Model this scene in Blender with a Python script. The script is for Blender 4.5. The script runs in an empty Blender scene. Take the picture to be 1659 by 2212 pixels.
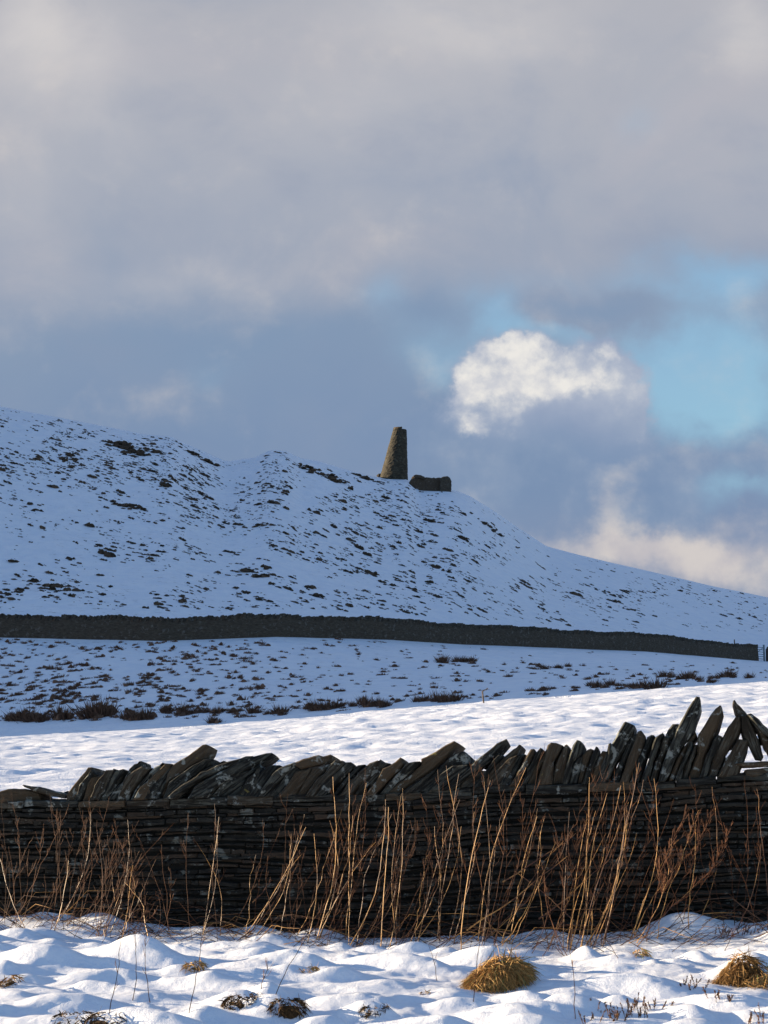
import bpy, bmesh, math, random
import numpy as np
from mathutils import Vector, noise as mnoise

random.seed(7)
rng = np.random.default_rng(11)
R = math.radians
sc = bpy.context.scene
col = sc.collection

# ------------------------------------------------------------------ camera, sky, sun, exposure
F, CX, CY = 3123.0, 829.5, 1106.0          # focal length and centre in units of a 1659 x 2212 picture
PITCH = R(8.6)
EYE = 1.6
cam_d = bpy.data.cameras.new('camera')
cam_d.sensor_fit = 'VERTICAL'
cam_d.sensor_height = 24.0
cam_d.lens = F / 2212 * 24.0
cam_d.clip_start, cam_d.clip_end = 0.1, 9000
cam = bpy.data.objects.new('camera', cam_d)
col.objects.link(cam)
cam.location = (0, 0, EYE)
cam.rotation_euler = (R(90) + PITCH, 0, 0)
sc.camera = cam

EV = 1.5
SKY = 0.10
SUN_EL, SUN_AZ = R(9.0), R(75.0)           # azimuth: to the left of the view direction (+Y)
SUN_V = Vector((-math.sin(SUN_AZ) * math.cos(SUN_EL), math.cos(SUN_AZ) * math.cos(SUN_EL), math.sin(SUN_EL)))
sc.view_settings.view_transform = 'Standard'
sc.view_settings.look = 'None'
sc.view_settings.exposure = EV
sc.view_settings.gamma = 1.0
sl = bpy.data.lights.new('sun', 'SUN')
sl.energy = 4.4
sl.angle = R(0.5)
sl.color = (1.0, 0.80, 0.55)
so = bpy.data.objects.new('sun', sl)
col.objects.link(so)
so.rotation_euler = (-SUN_V).to_track_quat('-Z', 'Y').to_euler()


def lin(c):
    return tuple(((v / 255) / 12.92 if v / 255 <= 0.04045 else ((v / 255 + 0.055) / 1.055) ** 2.4) for v in c)


def te(px, py):
    """picture point -> direction slopes x/y and z/y"""
    dx, dy = (px - CX) / F, (CY - py) / F
    d = math.cos(PITCH) - dy * math.sin(PITCH)
    return dx / d, (math.sin(PITCH) + dy * math.cos(PITCH)) / d


class G:
    """tiny expression writer for shader math nodes"""
    def __init__(s, tree):
        s.t = tree

    def n(s, kind, **kw):
        nd = s.t.nodes.new(kind)
        for k, v in kw.items():
            setattr(nd, k, v)
        return nd

    def set(s, sock, v):
        if isinstance(v, bpy.types.NodeSocket):
            s.t.links.new(v, sock)
        else:
            sock.default_value = v

    def m(s, op, a, b=None, c=None, clamp=False):
        nd = s.n('ShaderNodeMath', operation=op, use_clamp=clamp)
        s.set(nd.inputs[0], a)
        if b is not None: s.set(nd.inputs[1], b)
        if c is not None: s.set(nd.inputs[2], c)
        return nd.outputs[0]

    def add(s, a, b): return s.m('ADD', a, b)
    def sub(s, a, b): return s.m('SUBTRACT', a, b)
    def mul(s, a, b): return s.m('MULTIPLY', a, b)

    def step(s, v, lo, hi, a=0.0, b=1.0):
        nd = s.n('ShaderNodeMapRange', interpolation_type='SMOOTHSTEP')
        s.set(nd.inputs[0], v)
        for i, q in enumerate((lo, hi, a, b)):
            s.set(nd.inputs[i + 1], q)
        return nd.outputs[0]

    def mix(s, f, a, b, blend='MIX'):
        nd = s.n('ShaderNodeMix', data_type='RGBA', blend_type=blend)
        s.set(nd.inputs[0], f)
        for sock, v in ((nd.inputs[6], a), (nd.inputs[7], b)):
            s.set(sock, v if isinstance(v, bpy.types.NodeSocket) else (*v[:3], 1))
        return nd.outputs[2]

    def noise(s, vec, scale, detail=4, rough=0.5, dist=0.0, color=False):
        nd = s.n('ShaderNodeTexNoise')
        if vec is not None: s.set(nd.inputs['Vector'], vec)
        nd.inputs['Scale'].default_value = scale
        nd.inputs['Detail'].default_value = detail
        nd.inputs['Roughness'].default_value = rough
        nd.inputs['Distortion'].default_value = dist
        return nd.outputs['Color' if color else 'Fac']

    def comb(s, x, y, z=0.0):
        nd = s.n('ShaderNodeCombineXYZ')
        for i, q in enumerate((x, y, z)):
            s.set(nd.inputs[i], q)
        return nd.outputs[0]


def build_world():
    w = bpy.data.worlds.new('World')
    sc.world = w
    w.use_nodes = True
    t = w.node_tree
    t.nodes.clear()
    g = G(t)
    out = g.n('ShaderNodeOutputWorld')
    bg = g.n('ShaderNodeBackground')
    bg.inputs['Strength'].default_value = SKY
    t.links.new(bg.outputs[0], out.inputs[0])
    sky = g.n('ShaderNodeTexSky', sky_type='NISHITA')
    sky.sun_disc = False
    sky.sun_elevation = SUN_EL
    sky.sun_rotation = -SUN_AZ
    sky.air_density, sky.dust_density, sky.ozone_density = 1.0, 0.4, 1.6
    k = 1.0 / (SKY * 2 ** EV)

    def C(r, gg, b):
        return tuple(v * k for v in lin((r, gg, b)))
    tc = g.n('ShaderNodeTexCoord')
    sep = g.n('ShaderNodeSeparateXYZ')
    t.links.new(tc.outputs['Generated'], sep.inputs[0])
    dy = g.m('MAXIMUM', sep.outputs[1], 0.08)
    T0 = g.m('DIVIDE', sep.outputs[0], dy)
    E0 = g.m('DIVIDE', sep.outputs[2], dy)
    P0 = g.comb(T0, E0)
    # gentle warp so that no edge is a clean ellipse
    wn = g.noise(P0, 9.0, 5, 0.55, color=True)
    ws = g.n('ShaderNodeSeparateColor')
    t.links.new(wn, ws.inputs[0])
    T = g.add(T0, g.mul(g.sub(ws.outputs[0], 0.5), 0.075))
    E = g.add(E0, g.mul(g.sub(ws.outputs[1], 0.5), 0.095))
    wn2 = g.noise(P0, 34.0, 5, 0.6, color=True)
    ws2 = g.n('ShaderNodeSeparateColor')
    t.links.new(wn2, ws2.inputs[0])
    TF = g.add(T0, g.mul(g.sub(ws2.outputs[0], 0.5), 0.042))
    EF = g.add(E0, g.mul(g.sub(ws2.outputs[1], 0.5), 0.036))

    def blob(px, py, rx, ry, amp=1.0, tt=T, ee=E):
        ct, ce = te(px, py)
        a = g.mul(g.sub(tt, ct), F / rx)
        b = g.mul(g.sub(ee, ce), F / ry)
        s = g.add(g.mul(a, a), g.mul(b, b))
        return g.mul(g.m('EXPONENT', g.mul(s, -1.0)), amp)

    def blobs(lst, tt=T, ee=E):
        acc = None
        for q in lst:
            v = blob(*q, tt=tt, ee=ee)
            acc = v if acc is None else g.add(acc, v)
        return acc

    # cloud deck colour: grey mauve high up, slate blue low down
    Ey = g.mul(g.sub(E, te(829, 1300)[1]), 1.0 / (te(829, 0)[1] - te(829, 1300)[1]))
    rampn = g.n('ShaderNodeValToRGB')
    t.links.new(g.m('MULTIPLY', Ey, 1.0, clamp=True), rampn.inputs[0])
    cr = rampn.color_ramp
    pts = [(1.0, (176, 178, 187)), (0.80, (173, 177, 188)), (0.64, (164, 171, 186)), (0.54, (152, 163, 183)),
           (0.42, (135, 154, 180)), (0.26, (124, 146, 178)), (0.0, (128, 146, 176))]
    cr.elements[0].position, cr.elements[1].position = 0.0, 1.0
    for p, c in pts:
        if p in (0.0, 1.0):
            e = cr.elements[0] if p == 0.0 else cr.elements[-1]
        else:
            e = cr.elements.new(p)
        e.color = (*C(*c), 1)
    deck = rampn.outputs[0]
    PL = g.comb(g.mul(T0, 0.75), E0, 0.3)
    big = g.noise(PL, 7.0, 6, 0.55, 0.5)
    mid = g.noise(PL, 13.0, 6, 0.55, 0.3)
    deck = g.mix(g.mul(g.step(Ey, 0.35, 0.6), g.step(big, 0.48, 0.72, 0, 0.50)), deck, C(184, 182, 190))
    deck = g.mix(g.step(big, 0.50, 0.28, 0, 0.45), deck, C(138, 154, 180))
    hi_ = g.step(Ey, 0.42, 0.62)
    deck = g.mix(g.mul(hi_, g.step(mid, 0.52, 0.75, 0, 0.25)), deck, C(192, 190, 194))
    deck = g.mix(g.step(mid, 0.48, 0.25, 0, 0.30), deck, C(142, 154, 178))
    lightb = blobs([(70, 60, 150, 120, 0.9), (1010, 40, 260, 110, 0.6), (1630, 50, 80, 70, 0.7), (190, 190, 150, 130, 0.4),
                    (380, 600, 260, 60, 0.25), (60, 420, 90, 160, 0.2), (800, 250, 260, 120, 0.2)])
    deck = g.mix(g.m('MULTIPLY', lightb, g.step(mid, 0.25, 0.65, 0.4, 1.15), clamp=True), deck, C(206, 203, 204))
    darkb = blobs([(930, 660, 110, 60, 0.7), (480, 730, 330, 60, 0.55), (1290, 640, 190, 50, 0.7), (700, 840, 300, 120, 0.3), (250, 520, 50, 90, 0.2)])
    # blue holes with veils drifting over them
    holes = blobs([(1500, 800, 190, 125, 1.2), (1560, 600, 190, 60, 0.75), (1060, 650, 60, 70, 0.6), (1180, 705, 240, 40, 0.5), (950, 770, 110, 70, 0.45),
                   (820, 615, 70, 80, 0.4), (1640, 900, 90, 70, 0.6), (1600, 1050, 130, 45, 0.75), (1390, 255, 70, 60, 0.25), (1250, 590, 300, 60, 0.25),
                   (1290, 640, 150, 45, -0.6), (470, 780, 60, 40, 0.2)])
    fine = g.noise(P0, 22.0, 6, 0.55)
    hv = g.m('MULTIPLY', holes, g.mul(g.step(fine, 0.15, 0.7, 0.7, 1.2), g.step(mid, 0.3, 0.62, 0.72, 1.1)))
    hole = g.step(hv, 0.0, 1.05, 0.0, 0.88)
    deck = g.mix(g.m('MULTIPLY', darkb, 1.0, clamp=True), deck, C(126, 150, 180))
    blue = g.mix(g.step(E, te(0, 980)[1], te(0, 560)[1]), C(154, 198, 221), C(142, 183, 215))
    front = g.mix(hole, deck, blue)
    # low right cloud bank, slate blue with a creamy foot
    bank = g.step(g.add(blobs([(1230, 980, 200, 160, 1.0), (1500, 1000, 130, 55, 0.8), (1640, 990, 60, 55, 0.8), (1440, 1100, 130, 60, 0.8), (1000, 1000, 170, 140, 0.8)], TF, EF), g.mul(g.sub(fine, 0.5), 0.8)), 0.15, 0.95, 0, 0.9)
    front = g.mix(bank, front, g.mix(g.step(fine, 0.3, 0.75), C(122, 145, 177), C(142, 160, 186)))
    cream = g.step(g.add(blobs([(1540, 1220, 190, 75, 1.1), (1330, 1110, 50, 80, 0.55), (1250, 1190, 140, 45, 0.55), (1400, 1190, 120, 45, 0.6), (1180, 1040, 25, 20, 0.15), (1600, 1110, 60, 30, 0.4)], TF, EF), g.add(g.mul(g.sub(fine, 0.5), 1.2), g.mul(g.sub(mid, 0.5), 1.4))), 0.0, 1.15, 0, 0.95)
    front = g.mix(cream, front, g.mix(g.step(fine, 0.35, 0.65), C(192, 188, 193), C(213, 206, 202)))
    # cumulus
    puff = g.noise(P0, 40.0, 8, 0.60)
    puffb = g.noise(P0, 19.0, 5, 0.5)
    body = blobs([(1180, 850, 150, 105, 1.1), (1330, 865, 68, 95, 1.15), (1060, 830, 80, 80, 0.8), (1300, 950, 90, 70, 0.7), (1030, 900, 75, 60, 0.6), (970, 900, 50, 40, 0.25), (1125, 760, 70, 50, 0.7), (1305, 775, 40, 34, 0.6)], TF, EF)
    bodym = g.step(g.add(body, g.mul(g.sub(puff, 0.5), 0.5)), 0.20, 0.64, 0, 0.96)
    front = g.mix(bodym, front, g.mix(g.step(E, te(0, 990)[1], te(0, 830)[1], 0, 1), C(127, 149, 180), g.mix(g.step(puffb, 0.3, 0.7), C(146, 161, 188), C(170, 180, 199))))
    lit = blobs([(1120, 775, 95, 62, 1.2), (1130, 745, 60, 34, 0.5), (1005, 825, 50, 52, 1.0), (1085, 840, 90, 38, 0.8), (1180, 825, 80, 40, 0.6), (1312, 772, 36, 28, 1.0), (1262, 825, 66, 24, 0.95),
                 (1022, 922, 48, 26, 0.85), (1225, 785, 50, 30, 0.2), (1070, 890, 70, 22, 0.45), (1180, 770, 45, 50, -0.35), (1040, 885, 40, 14, -0.4)], TF, EF)
    litm = g.step(g.mul(g.add(lit, g.add(g.mul(g.sub(puff, 0.5), 1.3), g.mul(g.sub(puffb, 0.5), 1.5))), bodym), 0.08, 1.25)
    front = g.mix(litm, front, g.mix(g.step(puff, 0.36, 0.64), C(204, 206, 213), C(236, 233, 228)))
    # the rest of the sky is clear winter blue with thin veils
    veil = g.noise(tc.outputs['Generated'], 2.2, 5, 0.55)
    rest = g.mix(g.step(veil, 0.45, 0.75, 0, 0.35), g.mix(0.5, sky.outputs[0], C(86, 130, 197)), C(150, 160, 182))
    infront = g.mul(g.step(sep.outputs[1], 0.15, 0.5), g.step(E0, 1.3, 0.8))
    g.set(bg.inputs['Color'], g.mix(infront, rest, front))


build_world()


# ------------------------------------------------------------------ helpers
def tag(o, label=None, cat=None, group=None, kind=None):
    if label: o['label'] = label
    if cat: o['category'] = cat
    if group: o['group'] = group
    if kind or cat: o['kind'] = kind or 'thing'
    return o


def link(name, me, parent=None, loc=None):
    o = bpy.data.objects.new(name, me)
    col.objects.link(o)
    if parent is not None: o.parent = parent
    if loc is not None: o.location = loc
    return o


def mesh(name, v, f, mats, mi=None, smooth=False):
    me = bpy.data.meshes.new(name)
    me.from_pydata([tuple(q) for q in v], [], [tuple(q) for q in f])
    for m in (mats if isinstance(mats, (list, tuple)) else [mats]):
        me.materials.append(m)
    if mi is not None:
        me.polygons.foreach_set('material_index', np.array(mi, dtype=np.int32))
    if smooth:
        me.polygons.foreach_set('use_smooth', np.ones(len(me.polygons), dtype=bool))
    me.update()
    return me


def grid_mesh(name, X, Y, Z, mat):
    """X, Y, Z 2-D arrays"""
    ny, nx = X.shape
    co = np.stack([X, Y, Z], -1).reshape(-1, 3).astype(np.float32)
    i = np.arange((ny - 1) * (nx - 1))
    r, c = i // (nx - 1), i % (nx - 1)
    a = r * nx + c
    q = np.stack([a, a + 1, a + nx + 1, a + nx], -1).astype(np.int32)
    me = bpy.data.meshes.new(name)
    me.vertices.add(len(co)); me.vertices.foreach_set('co', co.ravel())
    me.loops.add(q.size); me.loops.foreach_set('vertex_index', q.ravel())
    me.polygons.add(len(q))
    me.polygons.foreach_set('loop_start', np.arange(0, q.size, 4, dtype=np.int32))
    me.polygons.foreach_set('loop_total', np.full(len(q), 4, dtype=np.int32))
    me.polygons.foreach_set('use_smooth', np.ones(len(q), dtype=bool))
    me.materials.append(mat)
    me.update(calc_edges=True)
    me.validate()
    return me


_lat = rng.random((256, 256))


def vnoise(x, y):
    xi, yi = np.floor(x).astype(int), np.floor(y).astype(int)
    fx, fy = x - xi, y - yi
    fx, fy = fx * fx * fx * (fx * (fx * 6 - 15) + 10), fy * fy * fy * (fy * (fy * 6 - 15) + 10)
    a, b = _lat[xi % 256, yi % 256], _lat[(xi + 1) % 256, yi % 256]
    c, d = _lat[xi % 256, (yi + 1) % 256], _lat[(xi + 1) % 256, (yi + 1) % 256]
    return (a + (b - a) * fx) * (1 - fy) + (c + (d - c) * fx) * fy


def fbm(x, y, oct=4, gain=0.5):
    s, amp, tot = 0, 1, 0
    for i in range(oct):
        s = s + amp * vnoise(x * 2 ** i + 17.3 * i, y * 2 ** i + 5.1 * i)
        tot += amp; amp *= gain
    return s / tot - 0.5


def ss(v, lo, hi):
    q = np.clip((v - lo) / (hi - lo), 0, 1)
    return q * q * (3 - 2 * q)


# ------------------------------------------------------------------ materials
def new_mat(name):
    m = bpy.data.materials.new(name)
    m.use_nodes = True
    t = m.node_tree
    g = G(t)
    p = t.nodes['Principled BSDF']
    tc = g.n('ShaderNodeTexCoord')
    return m, g, p, tc.outputs['Object']


def bump(g, p, h, strength, dist):
    b = g.n('ShaderNodeBump')
    b.inputs['Strength'].default_value = strength
    b.inputs['Distance'].default_value = dist
    g.set(b.inputs['Height'], h)
    g.set(p.inputs['Normal'], b.outputs[0])


def snow_mat(name, scale, dist, ripple=None, sss=0.0, strength=0.6, tips=0.0):
    m, g, p, v = new_mat(name)
    n1 = g.noise(v, scale, 6, 0.6)
    n2 = g.noise(v, scale * 9, 3, 0.7)
    h = g.add(n1, g.mul(n2, 0.40))
    c = g.mix(g.step(n1, 0.35, 0.65), (0.80, 0.83, 0.88), (0.88, 0.89, 0.91))
    if tips:                                  # grass just showing through thin snow
        mp = g.n('ShaderNodeMapping')
        mp.inputs['Rotation'].default_value = (0, 0, R(35))
        mp.inputs['Scale'].default_value = (0.55, 1.0, 1.0)
        g.set(mp.inputs[0], v)
        q1 = g.noise(mp.outputs[0], 2.6, 7, 0.72)
        q2 = g.noise(v, 0.07, 4, 0.6)
        f = g.mul(g.step(q1, 0.56, 0.70, 0, tips), g.step(q2, 0.40, 0.62, 0.15, 1.0))
        c = g.mix(f, c, (0.16, 0.125, 0.085))
    g.set(p.inputs['Base Color'], c)
    p.inputs['Roughness'].default_value = 0.55
    p.inputs['Specular IOR Level'].default_value = 0.25
    if sss:
        p.inputs['Subsurface Weight'].default_value = sss
        p.inputs['Subsurface Radius'].default_value = (0.03, 0.035, 0.04)
        p.inputs['Subsurface Scale'].default_value = 0.5
    bump(g, p, h, strength, dist)
    return m


def stone_mat(name, dark, light, lichen, lich_amt, scale, warm=None, stretch=1.0, emboss=0.012, yellow=0.0, slab=False):
    m, g, p, v = new_mat(name)
    oi = g.n('ShaderNodeObjectInfo')
    mp = g.n('ShaderNodeMapping')
    mp.inputs['Scale'].default_value = (1, 1, stretch)
    g.set(mp.inputs[0], v)
    vec = mp.outputs[0]
    n1 = g.noise(vec, scale, 6, 0.62)
    n2 = g.noise(vec, scale * 4.5, 5, 0.65)
    geo = g.n('ShaderNodeNewGeometry')
    rnd = g.m('FRACT', g.add(oi.outputs['Random'], geo.outputs['Random Per Island']))
    c = g.mix(g.step(n1, 0.3, 0.7), dark, light)
    hgt = g.add(n1, g.mul(n2, 0.5))
    if slab:                                  # bedding planes along each slab, from its own 'bedding' coordinates
        at = g.n('ShaderNodeAttribute', attribute_name='bedding')
        lam = g.noise(at.outputs['Vector'], 1.0, 5, 0.6, 0.15)
        c = g.mix(g.step(lam, 0.43, 0.57), tuple(q * 0.35 for q in dark), c)
        hgt = g.add(hgt, g.mul(lam, 1.4))
    if warm: c = g.mix(g.step(rnd, 0.55, 1.0, 0, 0.8), c, warm)
    c = g.mix(g.step(rnd, 0.45, 0.0, 0, 0.5), c, tuple(q * 0.45 for q in dark))
    lm = g.step(g.add(g.noise(v, scale * 0.9, 5, 0.6, 0.6), g.mul(g.sub(n2, 0.5), 0.35)), 0.575, 0.66, 0, lich_amt)
    c = g.mix(lm, c, lichen)
    if yellow:
        ym = g.step(g.noise(v, scale * 0.7, 4, 0.6, 1.0), 0.69, 0.74, 0, yellow)
        c = g.mix(ym, c, (0.28, 0.22, 0.06))
    g.set(p.inputs['Base Color'], c)
    p.inputs['Roughness'].default_value = 0.85
    p.inputs['Specular IOR Level'].default_value = 0.25
    bump(g, p, hgt, 0.9, emboss)
    return m


def plain_mat(name, a, b, scale, rough=0.8, spec=0.2, island=True):
    m, g, p, v = new_mat(name)
    n1 = g.noise(v, scale, 4, 0.6)
    f = g.step(n1, 0.3, 0.7)
    if island:
        geo = g.n('ShaderNodeNewGeometry')
        oi = g.n('ShaderNodeObjectInfo')
        f = g.m('FRACT', g.add(g.mul(f, 0.35), g.add(geo.outputs['Random Per Island'], oi.outputs['Random'])))
    g.set(p.inputs['Base Color'], g.mix(f, a, b))
    p.inputs['Roughness'].default_value = rough
    p.inputs['Specular IOR Level'].default_value = spec
    return m


M_SNOW = snow_mat('foreground_snow', 16, 0.014, sss=0.0, strength=0.8)
M_FIELD = snow_mat('field_snow', 3.0, 0.05, strength=0.7)
M_HILL = snow_mat('hill_snow', 0.9, 0.25, strength=0.8, tips=0.55)
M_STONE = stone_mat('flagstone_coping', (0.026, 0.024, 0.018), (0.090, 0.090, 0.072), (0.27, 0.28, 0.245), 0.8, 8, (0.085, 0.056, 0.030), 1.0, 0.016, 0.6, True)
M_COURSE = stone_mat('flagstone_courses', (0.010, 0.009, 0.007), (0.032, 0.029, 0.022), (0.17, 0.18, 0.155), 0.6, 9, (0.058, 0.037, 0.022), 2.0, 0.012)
M_CORE = stone_mat('wall_core', (0.008, 0.008, 0.007), (0.016, 0.016, 0.014), (0.02, 0.02, 0.02), 0.0, 8)
M_FARWALL = stone_mat('far_wall_stone', (0.032, 0.026, 0.019), (0.095, 0.080, 0.058), (0.20, 0.19, 0.17), 0.45, 4.5, (0.075, 0.05, 0.032), 4.0, 0.05)
M_TOWER = stone_mat('tower_stone', (0.020, 0.018, 0.013), (0.085, 0.072, 0.046), (0.15, 0.14, 0.10), 0.5, 2.0, (0.10, 0.065, 0.03), 5.0, 0.05)
def stalk_mat():
    m, g, p, v = new_mat('dead_stalk')
    geo = g.n('ShaderNodeNewGeometry')
    oi = g.n('ShaderNodeObjectInfo')
    n1 = g.noise(v, 5.0, 3, 0.6)
    n2 = g.noise(v, 26.0, 2, 0.6)
    f = g.step(g.add(g.add(n1, g.mul(g.sub(n2, 0.5), 0.5)), g.mul(g.sub(oi.outputs['Random'], 0.5), 0.35)), 0.36, 0.68)
    g.set(p.inputs['Base Color'], g.mix(f, (0.085, 0.028, 0.010), (0.58, 0.29, 0.075)))
    p.inputs['Roughness'].default_value = 0.5
    return m


M_STALK = stalk_mat()
M_TWIG = plain_mat('reddish_twig', (0.045, 0.017, 0.009), (0.15, 0.060, 0.026), 6, 0.7)
M_DARKTWIG = plain_mat('bramble_twig', (0.035, 0.018, 0.014), (0.12, 0.07, 0.045), 6, 0.7)
M_STRAW = plain_mat('straw_grass', (0.18, 0.09, 0.028), (0.54, 0.33, 0.12), 20, 0.7)
M_STRAWCORE = plain_mat('matted_grass', (0.09, 0.045, 0.015), (0.30, 0.17, 0.06), 30, 0.9, island=False)
M_GREENGRASS = plain_mat('green_grass', (0.08, 0.10, 0.03), (0.22, 0.22, 0.08), 20, 0.8)
M_RUSH = plain_mat('brown_rush', (0.055, 0.028, 0.018), (0.20, 0.11, 0.068), 4, 0.9)
M_HEATH = plain_mat('hill_heather', (0.020, 0.015, 0.009), (0.105, 0.070, 0.045), 1.5, 0.95)
M_HEATHLEAF = plain_mat('heather_leaf', (0.05, 0.03, 0.015), (0.22, 0.09, 0.03), 20, 0.8)
M_WOOD = plain_mat('weathered_wood', (0.07, 0.055, 0.045), (0.20, 0.15, 0.11), 9, 0.85, island=False)
M_GATE = plain_mat('grey_gate_metal', (0.10, 0.14, 0.16), (0.20, 0.25, 0.27), 4, 0.5, 0.4, island=False)

# ------------------------------------------------------------------ terrain
WSLOPE = 0.23


def wl(x):                                   # the line of the near wall's face
    return 12.4 - WSLOPE * np.asarray(x)


def tab(pts, use=1):
    """(px, py) list -> arrays t, e"""
    q = [te(a, b) for a, b in pts]
    return np.array([a for a, _ in q]), np.array([b for _, b in q])


_rt, _re = tab([(-500, 800), (0, 878), (130, 902), (250, 925), (310, 937), (370, 942), (440, 975), (490, 997), (550, 988), (582, 972), (620, 974),
                (650, 990), (690, 996), (740, 1012), (800, 1027), (830, 1031), (880, 1033), (905, 1052), (975, 1057), (1010, 1068), (1060, 1098), (1120, 1140),
                (1180, 1180), (1250, 1198), (1350, 1222), (1450, 1245), (1550, 1268), (1659, 1290), (2100, 1380), (3000, 1480)])
_ry = np.interp(_rt, [te(0, 0)[0], te(560, 990)[0], te(620, 975)[0], te(850, 1030)[0], te(975, 1057)[0], te(1250, 1200)[0], te(1659, 1290)[0]],
                [165, 172, 174, 186, 184, 205, 225])
_wt, _we = tab([(-500, 1372), (0, 1375), (350, 1383), (600, 1374), (850, 1381), (1000, 1391), (1200, 1399), (1400, 1407), (1500, 1416), (1640, 1428), (2200, 1460)])
_wy = np.interp(_wt, [te(x, 1380)[0] for x in (0, 400, 800, 1000, 1300, 1500, 1640)], [87, 85, 92, 98, 108, 119, 128])
_ct, _ce = tab([(-500, 1602), (0, 1592), (300, 1576), (600, 1557), (850, 1532), (1040, 1517), (1300, 1497), (1659, 1472), (2300, 1440)])


def crest_y(t):
    return 47.0 / (1 + 0.268 * t)


def far_h(x, y):
    """field, moor and hill as one surface"""
    x = np.asarray(x, float); y = np.maximum(np.asarray(y, float), 1.0)
    t = np.clip(x / y, -0.6, 0.9)
    yc = crest_y(t); ec = np.interp(t, _ct, _ce)
    zc = EYE + ec * yc
    yw0 = 12.4 / (1 + WSLOPE * t)
    # field
    s = np.clip((y - yw0) / (yc - yw0), 0, 1)
    zf = 0.55 + (zc - 0.55) * (s ** 0.95)
    zf = zf + 0.16 * fbm(x / 7 + 3, y / 7, 2) * ss(s, 0.0, 0.3) * ss(s, 1.0, 0.75)
    # hollow behind the crest, then the moor
    yw = np.interp(t, _wt, _wy); ew = np.interp(t, _wt, _we)
    ym = yc + 8.0
    em = ec + 0.0035
    d = (y - yc) / (ym - yc)
    eh = ec + (em - ec) * np.clip(d, 0, 1) - 0.006 * np.sin(np.pi * np.clip(d, 0, 1)) ** 2
    m = np.clip((y - ym) / (yw - ym), 0, 1)
    e2 = np.where(y < ym, eh, em + (ew - em) * m)
    # hill
    yr = np.interp(t, _rt, _ry); er = np.interp(t, _rt, _re)
    q = np.clip((y - yw) / (yr - yw), 0, 1)
    gq = 1 - (1 - q) ** 1.5
    e3 = np.where(y > yw, ew + (er - ew) * gq, e2)
    z = EYE + e3 * y
    over = np.maximum(y - yr, 0)
    z = np.where(y > yr, EYE + er * yr - 0.10 * over - 0.0016 * over ** 2, z)
    z = np.where(y < yc, zf, z)
    # small relief
    relief = 0.9 * fbm(x / 13, y / 13, 4) * ss(y, yw + 2, yw + 25) * ss(y, yr + 6, yr - 14)
    relief = relief + 0.22 * fbm(x / 2.2, y / 2.2, 3) * ss(y, yw + 1, yw + 8) * ss(y, yr + 2, yr - 6)
    relief = relief + 0.26 * fbm(x / 2.6 + 40, y / 2.6, 3) * ss(y, yc + 6, yc + 10) * ss(y, yw + 0.5, yw - 4)
    z = z + relief
    # unseen high shoulder added towards the sun, shaped to shade moor and hill
    u = -math.sin(SUN_AZ) * x + math.cos(SUN_AZ) * y
    v = math.cos(SUN_AZ) * x + math.sin(SUN_AZ) * y
    P = np.interp(v, [40, 45.5, 51, 75, 125, 150, 170, 180], [0, 13, 34, 50, 64, 46, 12, 0])
    z = z + P * ss(u, 92, 135) * ss(u, 230, 150)
    return np.maximum(z, -2.0)


def ripples(x, y):
    a = fbm(x * 0.9, y * 1.7, 3)
    b = fbm(x * 2.6 + 9, y * 3.4, 2)
    return 0.20 * a * np.abs(a) ** 0.3 + 0.11 * b + 0.10 * fbm(x * .35 + 5, y * .6, 2)


# foreground snow: pillows over hidden grass
def axis(lo, hi, step, lo2, hi2, step2):
    return np.concatenate([np.arange(lo2, lo, step2), np.arange(lo, hi, step), np.arange(hi, hi2 + step2, step2)])


gx = axis(-4.3, 4.3, 0.022, -26, 26, 0.6)
go = axis(-5.6, -0.0, 0.022, -24, 0.2, 0.6)        # distance from the wall face (negative: towards the camera)
go = go[go <= 0.22]
GX, GO = np.meshgrid(gx, go)
GY = wl(GX) + GO


def base_ground(x, y):
    o = y - wl(x)
    z = -0.03 - 0.13 * ss(o, -2.4, -0.3) + 0.24 * ss(x, 0.9, 3.6) * ss(o, -3.0, -0.2) + 0.03 * ss(-x, 0.3, 3)
    z = z + 0.07 * np.exp(-((o + 0.1) / 0.5) ** 2) * (0.6 + 1.5 * fbm(x * 1.1, x * 0 + 4.2, 2))
    return z - 0.04 * ss(o, -3.0, -6)


acc = np.full(GX.shape, 1.0)
K = 0.018
cells = []
for ix in np.arange(-4.6, 4.6, 0.27):
    for io in np.arange(-5.9, 0.3, 0.24):
        cells.append((ix + rng.uniform(-.15, .15), io + rng.uniform(-.13, .13), rng.uniform(.12, .40), rng.uniform(.09, .21),
                      rng.uniform(.02, .10) * rng.choice([0.4, 0.8, 1.0, 1.4]), rng.uniform(-.4, .4)))
def flat_pt(px, py, z=0.08):
    t, e = te(px, py)
    y = (z - EYE) / e
    return t * y, y - float(wl(t * y))


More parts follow.
